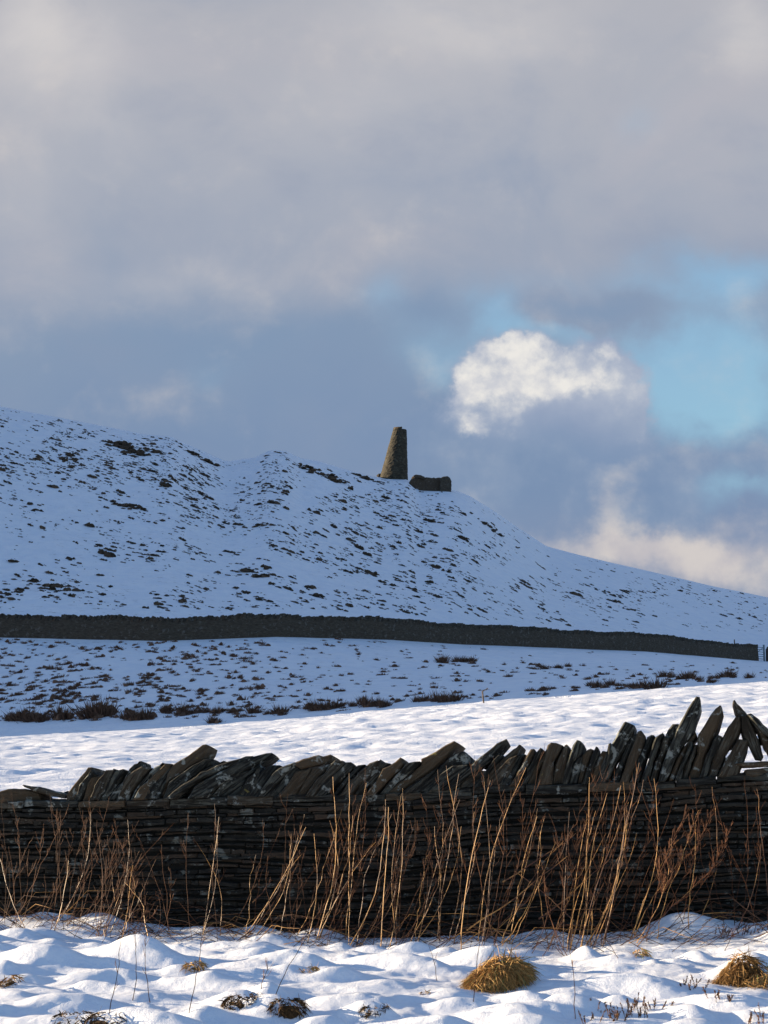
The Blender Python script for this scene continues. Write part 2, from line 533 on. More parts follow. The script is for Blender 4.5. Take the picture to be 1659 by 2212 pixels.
# humps that bury the grass tussocks: picture point of the crown, size, height
for (px, py, rx, ry, h) in [(1050, 2050, .42, .20, .19), (590, 2150, .34, .18, .17), (520, 2140, .30, .16, .15), (330, 2180, .60, .20, .17), (1240, 2150, .34, .2, .17),
                            (1370, 2105, .50, .20, .16), (1480, 1990, .40, .22, .18), (1625, 2075, .30, .16, .19), (300, 2035, .40, .2, .2), (90, 2050, .45, .2, .18),
                            (640, 2060, .5, .2, .15), (860, 2060, .55, .2, .16), (960, 2190, .40, .18, .15), (700, 2190, .3, .15, .15), (1560, 2150, .5, .2, .14), (790, 2165, .3, .15, .15),
                            (1150, 2190, .35, .18, .14), (150, 2150, .5, .2, .13)]:
    hx_, ho_ = flat_pt(px, py, h * .7)
    cells.append((hx_, ho_, rx * .85, ry * .85, h * 1.0, random.uniform(-.25, .25)))
for (cx, co_, rx, ry, h, ang) in cells:
    i0, i1 = np.searchsorted(gx, [cx - 1.5, cx + 1.5])
    j0, j1 = np.searchsorted(go, [co_ - 1.2, co_ + 1.2])
    if i1 <= i0 or j1 <= j0: continue
    X = GX[j0:j1, i0:i1] - cx
    O = GO[j0:j1, i0:i1] - co_
    a = (X * math.cos(ang) + O * math.sin(ang)) / rx
    b = (-X * math.sin(ang) + O * math.cos(ang)) / ry
    acc[j0:j1, i0:i1] += np.exp(h * np.exp(-(a * a + b * b)) / K) - 1
LUMP = K * np.log(acc)
GZ = base_ground(GX, GY) + LUMP * 1.0 + 0.04 * fbm(GX * 2.6, GY * 4.0, 3) + 0.020 * fbm(GX * 8, GY * 11, 3) + .006 * fbm(GX * 26, GY * 30, 2)


def ground_z(x, y):
    i = int(np.clip(np.searchsorted(gx, x), 1, len(gx) - 1))
    j = int(np.clip(np.searchsorted(go, y - float(wl(x))), 1, len(go) - 1))
    return float(GZ[j, i])


tag(link('ground', grid_mesh('ground', GX, GY, GZ, M_SNOW)), 'lumpy deep snow in front of the dry stone wall', kind='structure')

# field beyond the wall
fx = axis(-16, 16, 0.13, -60, 60, 2.0)
fs = np.concatenate([[0.0, 0.0], np.linspace(0.0, 1.0, 330), [1.012, 1.03]])
FX0, FS = np.meshgrid(fx, fs)
FY1 = 47.0 - 0.268 * FX0
FY = (wl(FX0) + 0.40) + (FY1 - wl(FX0) - 0.40) * FS
FZ = far_h(FX0, FY) + ripples(FX0, FY) * ss(FS, 0.0, 0.04) * (1 - 0.35 * ss(FS, 0.8, 1.0))
FZ[0, :] = -0.6
FZ[-1, :] -= 1.2
tag(link('field', grid_mesh('field', FX0, FY, FZ, M_FIELD)), 'sunlit rippled snow field between the two walls', kind='structure')

# moor and hill
hx = axis(-50, 62, 0.55, -290, 330, 5.0)
hs = np.concatenate([np.arange(0.0, 60, 0.5), np.arange(60, 195, 0.6), np.arange(195, 420, 5.0)])
HX, HS = np.meshgrid(hx, hs)
HY = 46.4 - 0.268 * np.clip(HX, -60, 60) + HS
HZ = far_h(HX, HY)
HZ[0, :] -= 1.5
tag(link('hill', grid_mesh('hill', HX, HY, HZ, M_HILL)), 'snow covered moor and hillside in blue shade', kind='structure')

tv = [(-4000, -400, -2.4), (4000, -400, -2.4), (4000, 4000, -2.4), (-4000, 4000, -2.4)]
tag(link('terrain', mesh('terrain', tv, [(0, 1, 2, 3)], M_HILL)), 'snowy land reaching to the horizon', kind='structure')


def hit(px, py, y0=50.0, y1=240.0, step=0.35):
    """where the view ray of a picture point meets moor or hill"""
    t, e = te(px, py)
    ys = np.arange(y0, y1, step)
    zs = far_h(t * ys, ys)
    idx = np.nonzero(zs >= EYE + e * ys)[0]
    if len(idx) == 0: return None
    y = ys[idx[0]]
    return Vector((t * y, y, float(zs[idx[0]])))


# ------------------------------------------------------------------ near dry stone wall
WN = Vector((WSLOPE, 1, 0)).normalized()     # into the wall, away from the camera
WA = Vector((1, -WSLOPE, 0)).normalized()    # along the wall, to the right


def on_wall(px, py, off=0.0):
    """picture point -> point on the wall face plane moved off metres towards the camera"""
    t, e = te(px, py)
    y = (12.4 - off * math.sqrt(1 + WSLOPE ** 2)) / (1 + WSLOPE * t)
    return Vector((t * y, y, EYE + e * y))


SRC = 0.67769                                 # picture units per pixel of the full photograph


def loc2(origin, scale, pts):
    return [((origin[0] + x / scale) * SRC, (origin[1] + y / scale) * SRC) for x, y in pts]


_tl = [(0, 2553), (300, 2550), (700, 2538), (1000, 2535), (1300, 2527), (1560, 2503), (1800, 2497), (2100, 2488), (2300, 2471), (2448, 2464)]
_tp = [on_wall(a * SRC, b * SRC) for a, b in _tl]
_ts = np.array([p.dot(WA) for p in _tp]); _tz = np.array([p.z for p in _tp])


def ztop(s):
    if s < _ts[0]: return _tz[0] + (s - _ts[0]) * 0.02
    if s > _ts[-1]: return _tz[-1] + (s - _ts[-1]) * 0.03
    return float(np.interp(s, _ts, _tz))


W0 = Vector((0, 12.4, 0)); W0 = W0 - WA * W0.dot(WA)


def wpt(s, z, d):
    """along, height, depth into the wall"""
    return W0 + WA * s + WN * d + Vector((0, 0, z))


wall = link('dry_stone_wall', None, loc=(0, 12.4, 0))
tag(wall, 'near dark dry stone wall of thin flat courses with slanting upright coping slabs', 'stone wall')


def part(name, me, parent):
    o = link(name, me)
    o.parent = parent
    o.matrix_parent_inverse.identity()
    o.location = -parent.location
    return o


def box_to(V, Fc, s0, s1, z0a, z0b, z1a, z1b, d0, d1, j=0.006):
    b = len(V)
    r = lambda: random.uniform(-j, j)
    for d in (d0, d1):
        for (s, z) in ((s0, z0a), (s1, z0b), (s1, z1b), (s0, z1a)):
            V.append(wpt(s + r(), z + r() * 0.7, d + r()))
    for q in ((0, 1, 2, 3), (5, 4, 7, 6), (4, 0, 3, 7), (1, 5, 6, 2), (3, 2, 6, 7), (4, 5, 1, 0)):
        Fc.append([b + i for i in q])


def slab_to(V, Fc, s0, s1, zb, zt, d0, d1, j=0.008):
    """a flat stone with a broken, many-sided face: outline points all round, chamfered front edge"""
    n = max(3, int((s1 - s0) / 0.06))
    L = s1 - s0; H = zt(s0) - zb(s0)
    top = [(s0 + L * i / n, zt(s0 + L * i / n) + random.uniform(-1, 1) * min(j, H * .16)) for i in range(n + 1)]
    bot = [(s0 + L * i / n, zb(s0 + L * i / n) + random.uniform(-1, 1) * min(j, H * .16)) for i in range(n, -1, -1)]
    ring = top + bot
    m = len(ring)
    cs, cz = sum(q[0] for q in ring) / m, sum(q[1] for q in ring) / m
    b = len(V)
    yaw = random.uniform(-.06, .06)
    for d, sc_ in ((d0, 0.0), (d0 + 0.008, 1.0), (d1, 0.97)):
        for (s, z) in ring:
            if sc_ == 0.0:
                s2 = s + (0.010 if s < cs else -0.010) * (abs(s - cs) > L * .42)
                z2 = z + (0.18 * (cz - z))
            else:
                s2, z2 = cs + (s - cs) * sc_, cz + (z - cz) * sc_
            dd = d + (s - cs) * yaw + random.uniform(-.0035, .0035)
            V.append(wpt(s2, z2, dd))
    for k in range(2):
        for i in range(m):
            a, c = b + k * m + i, b + k * m + (i + 1) % m
            Fc.append((a, a + m, c + m, c))
    for i in range(n):                        # front and back as quads between top and bottom edge
        Fc.append((b + i, b + i + 1, b + m - 2 - i, b + m - 1 - i))
        o = b + 2 * m
        Fc.append((o + i + 1, o + i, o + m - 1 - i, o + m - 2 - i))


def bed(me, ax, az):
    co = np.empty(len(me.vertices) * 3, dtype=np.float32)
    me.vertices.foreach_get('co', co)
    co = co.reshape(-1, 3)
    s_ = co[:, 0] * WA.x + co[:, 1] * WA.y
    d_ = co[:, 0] * WN.x + co[:, 1] * WN.y
    out = np.stack([(-s_ * az + co[:, 2] * ax) * 55 + random.uniform(0, 90), (s_ * ax + co[:, 2] * az) * 5, d_ * 8], -1).astype(np.float32)
    a = me.attributes.new('bedding', 'FLOAT_VECTOR', 'POINT')
    a.data.foreach_set('vector', out.ravel())


SL, SR = -9.0, 9.0
V, Fc = [], []
h = 0.065
while h < 1.55:
    th = random.choice([0.014, 0.018, 0.022, 0.026, 0.03, 0.042])
    s = SL + random.uniform(-.2, 0)
    wob = random.uniform(0, 50)
    while s < SR:
        L = random.choice([0.08, 0.12, 0.18, 0.22, 0.3, 0.45]) * random.uniform(.8, 1.2)
        g0 = random.uniform(.003, .010)
        wv = lambda q: 0.016 * math.sin(q * 1.7 + wob) + 0.008 * math.sin(q * 4.1 + wob * 2)
        d0 = random.uniform(-.022, .022) + (random.random() < .08) * random.uniform(-.03, 0.03)
        hh, tt = h, th - random.uniform(.002, .009)
        slab_to(V, Fc, s, s + L - g0, lambda q: ztop(q) - hh - tt + wv(q) * min(1, hh / .2), lambda q: ztop(q) - hh + wv(q) * min(1, hh / .2), d0, d0 + random.uniform(.12, .2))
        s += L
    h += th
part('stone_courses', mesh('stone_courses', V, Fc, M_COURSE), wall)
V, Fc = [], []
ns = 40
for i in range(ns):
    a, b_ = SL + (SR - SL) * i / ns, SL + (SR - SL) * (i + 1) / ns
    box_to(V, Fc, a, b_, -0.7, -0.7, ztop(a) - .040, ztop(b_) - .040, 0.055, 0.42, 0)
part('core', mesh('core', V, Fc, M_CORE), wall)
# flat capping slabs under the upright stones
s = SL
while s < SR:
    L = random.uniform(.24, .62)
    V, Fc = [], []
    th = random.uniform(.045, .068)
    dz = random.uniform(-.012, .006)
    slab_to(V, Fc, s, s + L - random.uniform(.002, .012), lambda q: ztop(q) - th + dz - .006, lambda q: ztop(q) + dz, random.uniform(-.045, -.005), 0.40, .008)
    me = mesh('capping_slab', V, Fc, M_STONE)
    bed(me, 1, 0.03)
    part('capping_slab', me, wall)
    s += L

STONES = []
A = lambda p: STONES.append(loc2((0, 2380), 3.95, p))
B = lambda p: STONES.append(loc2((400, 2330), 3.95, p))
Cc = lambda p: STONES.append(loc2((780, 2350), 3.95, p))
D = lambda p: STONES.append(loc2((1160, 2330), 3.95, p))
E_ = lambda p: STONES.append(loc2((1560, 2290), 3.77, p))
F_ = lambda p: STONES.append(loc2((1980, 2190), 3.545, p))
A([(-80, 600), (0, 560), (120, 520), (300, 520), (460, 590), (470, 650), (300, 650), (-60, 670)])
A([(290, 472), (480, 500), (740, 570), (815, 605), (800, 655), (620, 640), (420, 560), (300, 500)])
A([(815, 600), (900, 470), (1060, 262), (1110, 258), (1120, 300), (1010, 480), (930, 650), (820, 665)])
A([(925, 660), (1000, 480), (1130, 285), (1165, 285), (1195, 345), (1130, 420), (1050, 600), (1020, 665)])
A([(1030, 660), (1090, 450), (1140, 370), (1250, 360), (1230, 440), (1140, 660)])
A([(1130, 660), (1200, 480), (1300, 330), (1330, 285), (1440, 290), (1380, 400), (1260, 620), (1245, 660)])
A([(1245, 650), (1330, 480), (1405, 310), (1415, 270), (1440, 300), (1520, 278), (1570, 300), (1480, 430), (1350, 650), (1250, 665)])
B([(-230, 840), (-140, 720), (-60, 640), (10, 470), (60, 410), (120, 400), (140, 375), (152, 440), (150, 480), (30, 580), (-100, 850)])
B([(-110, 840), (0, 580), (100, 490), (200, 440), (300, 460), (190, 580), (20, 835), (-60, 855)])
B([(40, 840), (130, 680), (250, 540), (350, 450), (470, 400), (400, 480), (320, 560), (180, 740), (100, 850)])
B([(110, 840), (200, 700), (360, 530), (480, 405), (560, 410), (540, 480), (420, 620), (290, 800), (180, 840)])
B([(250, 830), (310, 650), (400, 500), (540, 450), (590, 410), (560, 560), (480, 700), (420, 830)])
B([(470, 790), (490, 690), (520, 530), (590, 410), (740, 310), (920, 170), (960, 165), (1000, 180), (985, 240), (930, 360), (800, 450), (560, 640)])
B([(480, 820), (560, 640), (780, 460), (930, 370), (970, 345), (1070, 345), (1040, 420), (880, 520), (640, 780), (560, 825)])
B([(600, 810), (760, 640), (960, 470), (1150, 390), (1195, 365), (1195, 410), (1100, 470), (900, 560), (700, 790)])
B([(540, 820), (640, 745), (900, 560), (960, 510), (1200, 400), (1480, 315), (1560, 310), (1580, 330), (1450, 385), (1180, 510), (900, 650), (760, 770), (660, 815)])
B([(820, 800), (900, 690), (1150, 530), (1400, 390), (1590, 310), (1720, 275), (1780, 268), (1806, 294), (1640, 420), (1420, 540), (1150, 720), (1060, 780), (900, 805)])
B([(1050, 800), (1180, 680), (1400, 520), (1520, 500), (1600, 440), (1640, 410), (1680, 460), (1500, 620), (1400, 800)])
B([(1390, 800), (1520, 600), (1650, 500), (1680, 460), (1670, 700), (1640, 860), (1560, 840)])
Cc([(50, 770), (110, 560), (190, 420), (250, 380), (300, 350), (400, 350), (440, 370), (330, 520), (220, 680), (150, 805)])
Cc([(130, 805), (220, 650), (370, 430), (440, 375), (620, 305), (640, 330), (540, 420), (420, 600), (260, 805)])
Cc([(230, 790), (420, 590), (540, 400), (610, 310), (650, 320), (700, 420), (640, 600), (480, 760), (400, 770)])
Cc([(600, 330), (720, 270), (910, 215), (960, 235), (1040, 208), (1080, 235), (1050, 300), (1000, 340), (850, 375), (700, 410), (630, 370)])
Cc([(420, 755), (560, 560), (640, 420), (830, 380), (800, 500), (720, 620), (640, 740)])
Cc([(640, 735), (740, 560), (840, 380), (1050, 340), (1000, 420), (850, 600), (760, 730)])
Cc([(770, 730), (900, 520), (1000, 440), (1070, 330), (1130, 275), (1230, 285), (1240, 330), (1170, 420), (960, 640), (900, 730)])
Cc([(890, 720), (1000, 520), (1150, 410), (1260, 310), (1310, 305), (1370, 360), (1280, 460), (1100, 640), (1040, 725)])
Cc([(1080, 710), (1200, 570), (1350, 400), (1400, 350), (1480, 340), (1440, 430), (1300, 560), (1170, 715)])
Cc([(1180, 720), (1300, 570), (1450, 420), (1560, 320), (1659, 285), (1700, 300), (1659, 420), (1450, 600), (1360, 720)])
D([(-130, 800), (-60, 640), (0, 570), (90, 450), (190, 350), (215, 385), (320, 400), (310, 470), (170, 600), (60, 700), (-20, 800)])
D([(20, 800), (150, 640), (240, 470), (320, 430), (450, 325), (480, 350), (490, 420), (380, 540), (250, 680), (120, 810)])
D([(180, 830), (290, 650), (440, 500), (520, 400), (560, 390), (700, 370), (690, 420), (560, 540), (420, 680), (300, 835)])
D([(230, 820), (420, 650), (600, 520), (700, 420), (710, 350), (1000, 180), (1110, 118), (1130, 125), (1160, 150), (1090, 240), (1000, 370), (880, 470), (640, 640), (440, 800)])
D([(430, 810), (640, 650), (880, 480), (950, 430), (870, 560), (700, 720), (640, 800)])
D([(620, 780), (760, 650), (930, 460), (1080, 310), (1200, 255), (1240, 250), (1320, 320), (1310, 420), (1200, 540), (1050, 640), (800, 780), (680, 790)])
D([(800, 780), (960, 540), (1110, 430), (1310, 420), (1300, 500), (1100, 660), (1000, 770)])
D([(990, 760), (1180, 560), (1300, 490), (1400, 360), (1659, 155), (1774, 95), (1785, 125), (1720, 210), (1620, 330), (1500, 450), (1250, 640), (1120, 750)])
E_([(-130, 800), (-60, 720), (60, 560), (200, 420), (340, 325), (362, 322), (340, 400), (250, 510), (100, 650), (20, 800)])
E_([(-200, 780), (-60, 640), (30, 500), (80, 430), (130, 425), (130, 480), (20, 600), (-100, 780)])
E_([(90, 790), (220, 590), (320, 450), (380, 420), (415, 425), (420, 470), (350, 600), (260, 795)])
E_([(240, 795), (380, 580), (460, 420), (490, 365), (530, 360), (545, 400), (450, 580), (360, 795)])
E_([(350, 795), (460, 580), (560, 400), (610, 340), (630, 360), (640, 420), (540, 580), (450, 795)])
E_([(440, 795), (520, 600), (640, 420), (700, 350), (690, 470), (600, 640), (560, 795)])
E_([(560, 795), (640, 520), (690, 320), (730, 280), (800, 290), (880, 320), (850, 370), (770, 520), (760, 795)])
E_([(740, 810), (780, 560), (850, 420), (900, 310), (930, 300), (950, 330), (940, 520), (900, 810)])
E_([(880, 800), (920, 560), (1000, 310), (1050, 250), (1085, 260), (1105, 310), (1090, 440), (1000, 520), (950, 800)])
E_([(950, 790), (990, 560), (1080, 450), (1120, 450), (1100, 600), (1050, 790)])
E_([(1050, 795), (1110, 430), (1160, 370), (1210, 355), (1250, 380), (1180, 560), (1120, 795)])
E_([(1110, 795), (1200, 520), (1270, 330), (1300, 340), (1310, 420), (1240, 640), (1200, 795)])
E_([(1190, 795), (1280, 520), (1350, 380), (1420, 390), (1400, 500), (1320, 795)])
E_([(1290, 800), (1380, 560), (1430, 300), (1460, 290), (1470, 340), (1440, 560), (1400, 800)])
F_([(-300, 1080), (-180, 760), (-100, 620), (20, 400), (40, 378), (90, 400), (150, 430), (140, 520), (60, 650), (-80, 900), (-150, 1080)])
F_([(-140, 1080), (0, 780), (100, 560), (140, 520), (180, 560), (100, 760), (30, 900), (-20, 1080)])
F_([(-20, 1080), (60, 860), (180, 500), (230, 485), (280, 550), (240, 680), (150, 900), (90, 1080)])
F_([(90, 1075), (170, 860), (290, 560), (340, 530), (370, 545), (300, 740), (240, 960), (210, 1075)])
F_([(210, 1070), (290, 860), (380, 560), (470, 510), (440, 640), (360, 850), (310, 1070)])
F_([(310, 1070), (400, 800), (480, 560), (560, 560), (520, 700), (440, 900), (400, 1070)])
F_([(420, 700), (520, 480), (575, 405), (655, 412), (640, 480), (560, 640), (500, 740)])
F_([(420, 1070), (430, 990), (520, 720), (640, 440), (720, 300), (790, 170), (845, 98), (895, 105), (902, 210), (860, 330), (820, 460), (770, 560), (640, 760), (560, 960), (500, 1070)])
F_([(530, 1080), (640, 780), (780, 560), (830, 490), (860, 540), (790, 620), (690, 820), (600, 1080)])
F_([(600, 1080), (680, 850), (770, 630), (800, 615), (790, 700), (720, 860), (680, 1060)])
F_([(670, 1060), (720, 870), (830, 650), (860, 650), (850, 720), (800, 860), (760, 1050)])
F_([(750, 1040), (850, 760), (860, 540), (960, 390), (1060, 230), (1110, 193), (1130, 200), (1145, 260), (1100, 420), (1060, 530), (960, 760), (890, 1030)])
F_([(880, 1020), (960, 780), (1050, 580), (1090, 535), (1150, 555), (1100, 680), (1020, 860), (980, 1020)])
F_([(970, 1020), (1060, 760), (1130, 600), (1200, 450), (1290, 330), (1350, 330), (1360, 440), (1320, 580), (1230, 720), (1150, 860), (1090, 1020)])
F_([(1090, 1020), (1180, 820), (1290, 620), (1330, 580), (1390, 585), (1440, 600), (1420, 680), (1390, 790), (1380, 880), (1330, 970), (1230, 1010)])
F_([(1265, 148), (1280, 150), (1340, 210), (1400, 280), (1440, 330), (1440, 400), (1360, 400), (1300, 320)])
F_([(1360, 330), (1390, 300), (1440, 310), (1480, 400), (1560, 600), (1610, 800), (1590, 840), (1530, 830), (1440, 650), (1390, 560), (1360, 450)])
F_([(1420, 300), (1470, 290), (1560, 360), (1659, 460), (1850, 700), (1800, 790), (1659, 560), (1540, 470)])
F_([(1540, 470), (1580, 460), (1659, 560), (1800, 790), (1780, 840), (1690, 830), (1600, 660)])
F_([(1280, 880), (1350, 845), (1659, 828), (1900, 828), (1900, 890), (1659, 905), (1400, 908)])
F_([(1390, 935), (1420, 915), (1900, 900), (1900, 1005), (1500, 1015), (1410, 1000)])


def stone_mesh(ring, d0, depth, yaw, tilt):
    """ring: (s, z) outline in the wall plane, clockwise or not; given real thickness across the wall"""
    # resample and roughen
    pts = []
    n = len(ring)
    for i in range(n):
        a, b = ring[i], ring[(i + 1) % n]
        L = math.hypot(b[0] - a[0], b[1] - a[1])
        k = max(1, int(L / 0.045))
        for q in range(k):
            w = q / k
            pts.append((a[0] + (b[0] - a[0]) * w + random.uniform(-.004, .004), a[1] + (b[1] - a[1]) * w + random.uniform(-.004, .004)))
    area = sum(pts[i - 1][0] * pts[i][1] - pts[i][0] * pts[i - 1][1] for i in range(len(pts)))
    if area < 0: pts.reverse()
    m = len(pts)
    cs, cz = sum(p[0] for p in pts) / m, sum(p[1] for p in pts) / m
    inset = 0.011
    rings = []
    sh = random.uniform(-.012, .012)

    def off(k):                               # outline moved inwards
        o = []
        for i in range(m):
            a, b = pts[i - 1], pts[(i + 1) % m]
            tx, tz = b[0] - a[0], b[1] - a[1]
            L = math.hypot(tx, tz) or 1
            o.append((pts[i][0] - tz / L * k, pts[i][1] + tx / L * k))
        return o
    prof = [(0.0, .015), (0.022, .002), (depth * .5, -.003), (depth - .015, -.004), (depth, inset)]
    V, Fc = [], []
    for d, k in prof:
        w = d / depth
        for (s, z) in off(k):
            dd = d0 + d + (s - cs) * yaw * (1 - w) + (z - cz) * tilt * (1 - w) + random.uniform(-.004, .004)
            V.append(wpt(s + sh * w, z - .05 * w * (z > cz), dd))
    for r in range(len(prof) - 1):
        for i in range(m):
            a, c = r * m + i, r * m + (i + 1) % m
            Fc.append((a, a + m, c + m, c))
    Fc.append(list(range(m)))
    Fc.append([len(V) - 1 - i for i in range(m)])
    me = mesh('coping_stone', V, Fc, M_STONE)
    bm = bmesh.new(); bm.from_mesh(me)
    bmesh.ops.triangulate(bm, faces=[f for f in bm.faces if len(f.verts) > 4])
    bmesh.ops.recalc_face_normals(bm, faces=bm.faces)
    bm.to_mesh(me); bm.free()
    # longest direction of the outline = bedding direction
    P = np.array(ring); P = P - P.mean(0)
    w_, v_ = np.linalg.eigh(P.T @ P)
    ax = v_[:, 1]
    bed(me, ax[0], ax[1])
    return me


D([(1150, 740), (1260, 600), (1420, 490), (1570, 500), (1500, 640), (1420, 750)])
E_([(0, 800), (80, 620), (230, 470), (330, 440), (280, 600), (200, 800)])
F_([(430, 1060), (540, 800), (640, 650), (840, 640), (1000, 650), (1180, 740), (1240, 1000)])
E_([(1000, 800), (1080, 520), (1300, 480), (1420, 520), (1500, 800)])
for i, poly in enumerate(STONES):
    ring = []
    for (px, py) in poly:
        p = on_wall(px, py)
        s, z = p.dot(WA), p.z
        if z < ztop(s) + .04 and i not in (1, 66, 67, 68, 69, 70, 71): z = ztop(s) - .014
        ring.append((s, z))
    leanout = i in (67, 68, 69, 70)
    part('coping_stone', stone_mesh(ring, (i * 2 % 5) * .014 - .02 + (0.06 if i in (66, 69) else 0.17 if i >= len(STONES) - 2 else 0), random.uniform(.26, .36) * (.5 if i >= len(STONES) - 2 else 1), random.uniform(.05, .42), random.uniform(-.12, .10)), wall)
# more of the same beyond both edges of the picture
for side in (-1, 1):
    s = (_ts[0] - 0.75) if side < 0 else (_ts[-1] + 0.42)
    for k in range(12 if side < 0 else 10):
        th = random.uniform(.09, .16); Hh = random.uniform(.2, .34); ln = random.uniform(.1, .28)
        z0 = ztop(s) - .005
        ring = [(s, z0), (s + th, z0), (s + th + ln, z0 + Hh * .9), (s + th * .6 + ln, z0 + Hh), (s + ln * .8, z0 + Hh * .85)]
        part('coping_stone', stone_mesh(ring, random.uniform(-.02, .06), .3, random.uniform(-.3, .3), random.uniform(-.1, .2)), wall)
        s += side * th * .95


# ------------------------------------------------------------------ stalks, twigs, grass
class Tubes:
    def __init__(s):
        s.v, s.f, s.m = [], [], []

    def tube(s, path, r0, r1, mi=0, sides=5):
        n = len(path)
        b = len(s.v)
        for i, p in enumerate(path):
            a, c = path[max(i - 1, 0)], path[min(i + 1, n - 1)]
            d = (c - a)
            d = d.normalized() if d.length > 1e-9 else Vector((0, 0, 1))
            x = d.orthogonal().normalized(); y = d.cross(x)
            r = r0 + (r1 - r0) * i / (n - 1)
            for k in range(sides):
                w = 2 * math.pi * k / sides
                s.v.append(p + (x * math.cos(w) + y * math.sin(w)) * r)
        for i in range(n - 1):
            for k in range(sides):
                a, c = b + i * sides + k, b + i * sides + (k + 1) % sides
                s.f.append((a, c, c + sides, a + sides)); s.m.append(mi)
        s.f.append([b + (n - 1) * sides + k for k in range(sides)]); s.m.append(mi)

    def blade(s, p, d, L, w, droop, mi=0):
        side = d.cross(Vector((random.uniform(-1, 1), random.uniform(-1, 1), random.uniform(-.3, .3))))
        side = side.normalized() * w if side.length > 1e-6 else Vector((w, 0, 0))
        b = len(s.v)
        q1 = p + d * L * .55 + Vector((0, 0, -droop * L * .2))
        q2 = p + d * L + Vector((0, 0, -droop * L * .8))
        s.v += [p - side, p + side, q1 + side * .75, q1 - side * .75, q2]
        s.f += [(b, b + 1, b + 2, b + 3), (b + 3, b + 2, b + 4)]
        s.m += [mi, mi]

    def mesh(s, name, mats, smooth=False):
        return mesh(name, s.v, s.f, mats, s.m, smooth)


def rv(a=1.0):
    return Vector((random.uniform(-a, a), random.uniform(-a, a), random.uniform(-a, a)))


def stem_path(p0, p1, bow, n=11, kink=0.012):
    path = []
    side = rv(1); side.z *= .2
    ph = random.uniform(0, 6.3)
    for i in range(n):
        w = i / (n - 1)
        q = p0.lerp(p1, w)
        q = q + WA * bow * (math.sin(w * math.pi)) + side * kink * math.sin(w * 9 + ph) + rv(kink * .5) * (0 < i)
        path.append(q)
    return path


def twigs(T, path, n, L, mi, start=0.35, r=0.0022):
    for _ in range(n):
        w = random.uniform(start, .98) * (len(path) - 1)
        i = min(int(w), len(path) - 2)
        p = path[i].lerp(path[i + 1], w - i)
        d = (path[i + 1] - path[i]).normalized()
        lat = WA * random.choice((-1, 1)) * random.uniform(.2, .75) + WN * random.uniform(-.5, .5)
        l = L * random.uniform(.35, 1.0) * (1.15 - .5 * w / len(path))
        dd = (d + lat).normalized()
        q = p + dd * l * .5
        e = q + (dd * .6 + Vector((0, 0, .5)) + rv(.15)).normalized() * l * .5
        T.tube([p, q, e], r, r * .5, mi, 3)
        if random.random() < .5:
            e2 = q + (dd + lat * random.uniform(-.9, .5) + rv(.2)).normalized() * l * .4
            T.tube([q, e2], r * .7, r * .4, mi, 3)


# base x0,x1 | tip x0,x1 | top y0,y1 | stems | offset from the wall | brightness (share of pale stems) | label
CL = [
    (-15, 35, 0, 60, 1700, 1860, 9, .55, .5, 'dead brown stalks at the left end of the wall, below the lying coping slab'),
    (70, 110, 100, 175, 1720, 1880, 9, .5, .5, 'thin upright stalks left of the straw clump, below the dip in the coping'),
    (125, 175, 165, 205, 1690, 1800, 11, .5, .6, 'straight narrow clump of stalks reaching the first upright coping stones'),
    (190, 260, 235, 320, 1730, 1880, 20, .8, .65, 'broad clump of golden stalks growing through the snow left of the bare wall'),
    (195, 300, 215, 325, 1860, 2010, 22, 1.3, .15, 'short thin brown stalks rising from the snow before the broad golden clump'),
    (320, 380, 325, 355, 1750, 1820, 4, .4, .3, 'few thin dark stalks on the bare stretch of wall'),
    (420, 470, 440, 485, 1720, 1830, 6, .5, .7, 'small kinked pale stalks standing alone before the dark wall'),
    (470, 560, 560, 630, 1740, 1840, 9, .4, .6, 'loose stalks leaning right in front of the long low coping slab'),
    (600, 660, 660, 740, 1690, 1850, 12, .45, .5, 'bronze stalks leaning right under the flat topped coping stone'),
    (690, 760, 740, 800, 1650, 1800, 16, .4, .65, 'dense tall brown clump with twiggy tops above the coping'),
    (745, 810, 800, 890, 1655, 1820, 14, .5, .55, 'tall slanting clump in the middle of the wall'),
    (835, 890, 890, 950, 1640, 1790, 12, .4, .45, 'reddish twiggy stalks below the long pointed coping slab'),
    (930, 985, 965, 1000, 1630, 1760, 8, .4, .6, 'upright stalks just right of the long pointed coping slab'),
    (1010, 1060, 1065, 1125, 1600, 1740, 12, .5, .85, 'bright curved stalks reaching highest above the coping'),
    (1050, 1110, 1130, 1190, 1700, 1850, 9, .5, .7, 'short straw stalks leaning right beside the pale wall stone'),
    (1150, 1220, 1180, 1260, 1730, 1870, 12, .65, .8, 'pale crossing stalks left of the dense golden clump'),
    (1205, 1275, 1280, 1370, 1630, 1770, 26, .5, .75, 'dense golden clump against the right half of the wall'),
    (1300, 1350, 1370, 1440, 1660, 1800, 9, .35, .35, 'dark thin stalks right of the dense golden clump'),
    (1370, 1400, 1490, 1535, 1730, 1800, 9, .6, .45, 'single leaning rusty plume of a plant with feathery top'),
    (1470, 1500, 1440, 1500, 1660, 1780, 5, .3, .3, 'sparse dark stalks below the two tall coping slabs'),
    (1540, 1590, 1540, 1590, 1670, 1800, 6, .35, .3, 'sparse upright stalks below the propped coping slabs'),
    (1610, 1655, 1620, 1665, 1680, 1800, 6, .35, .35, 'thin stalks at the right end of the wall, under the flat slabs'),
]
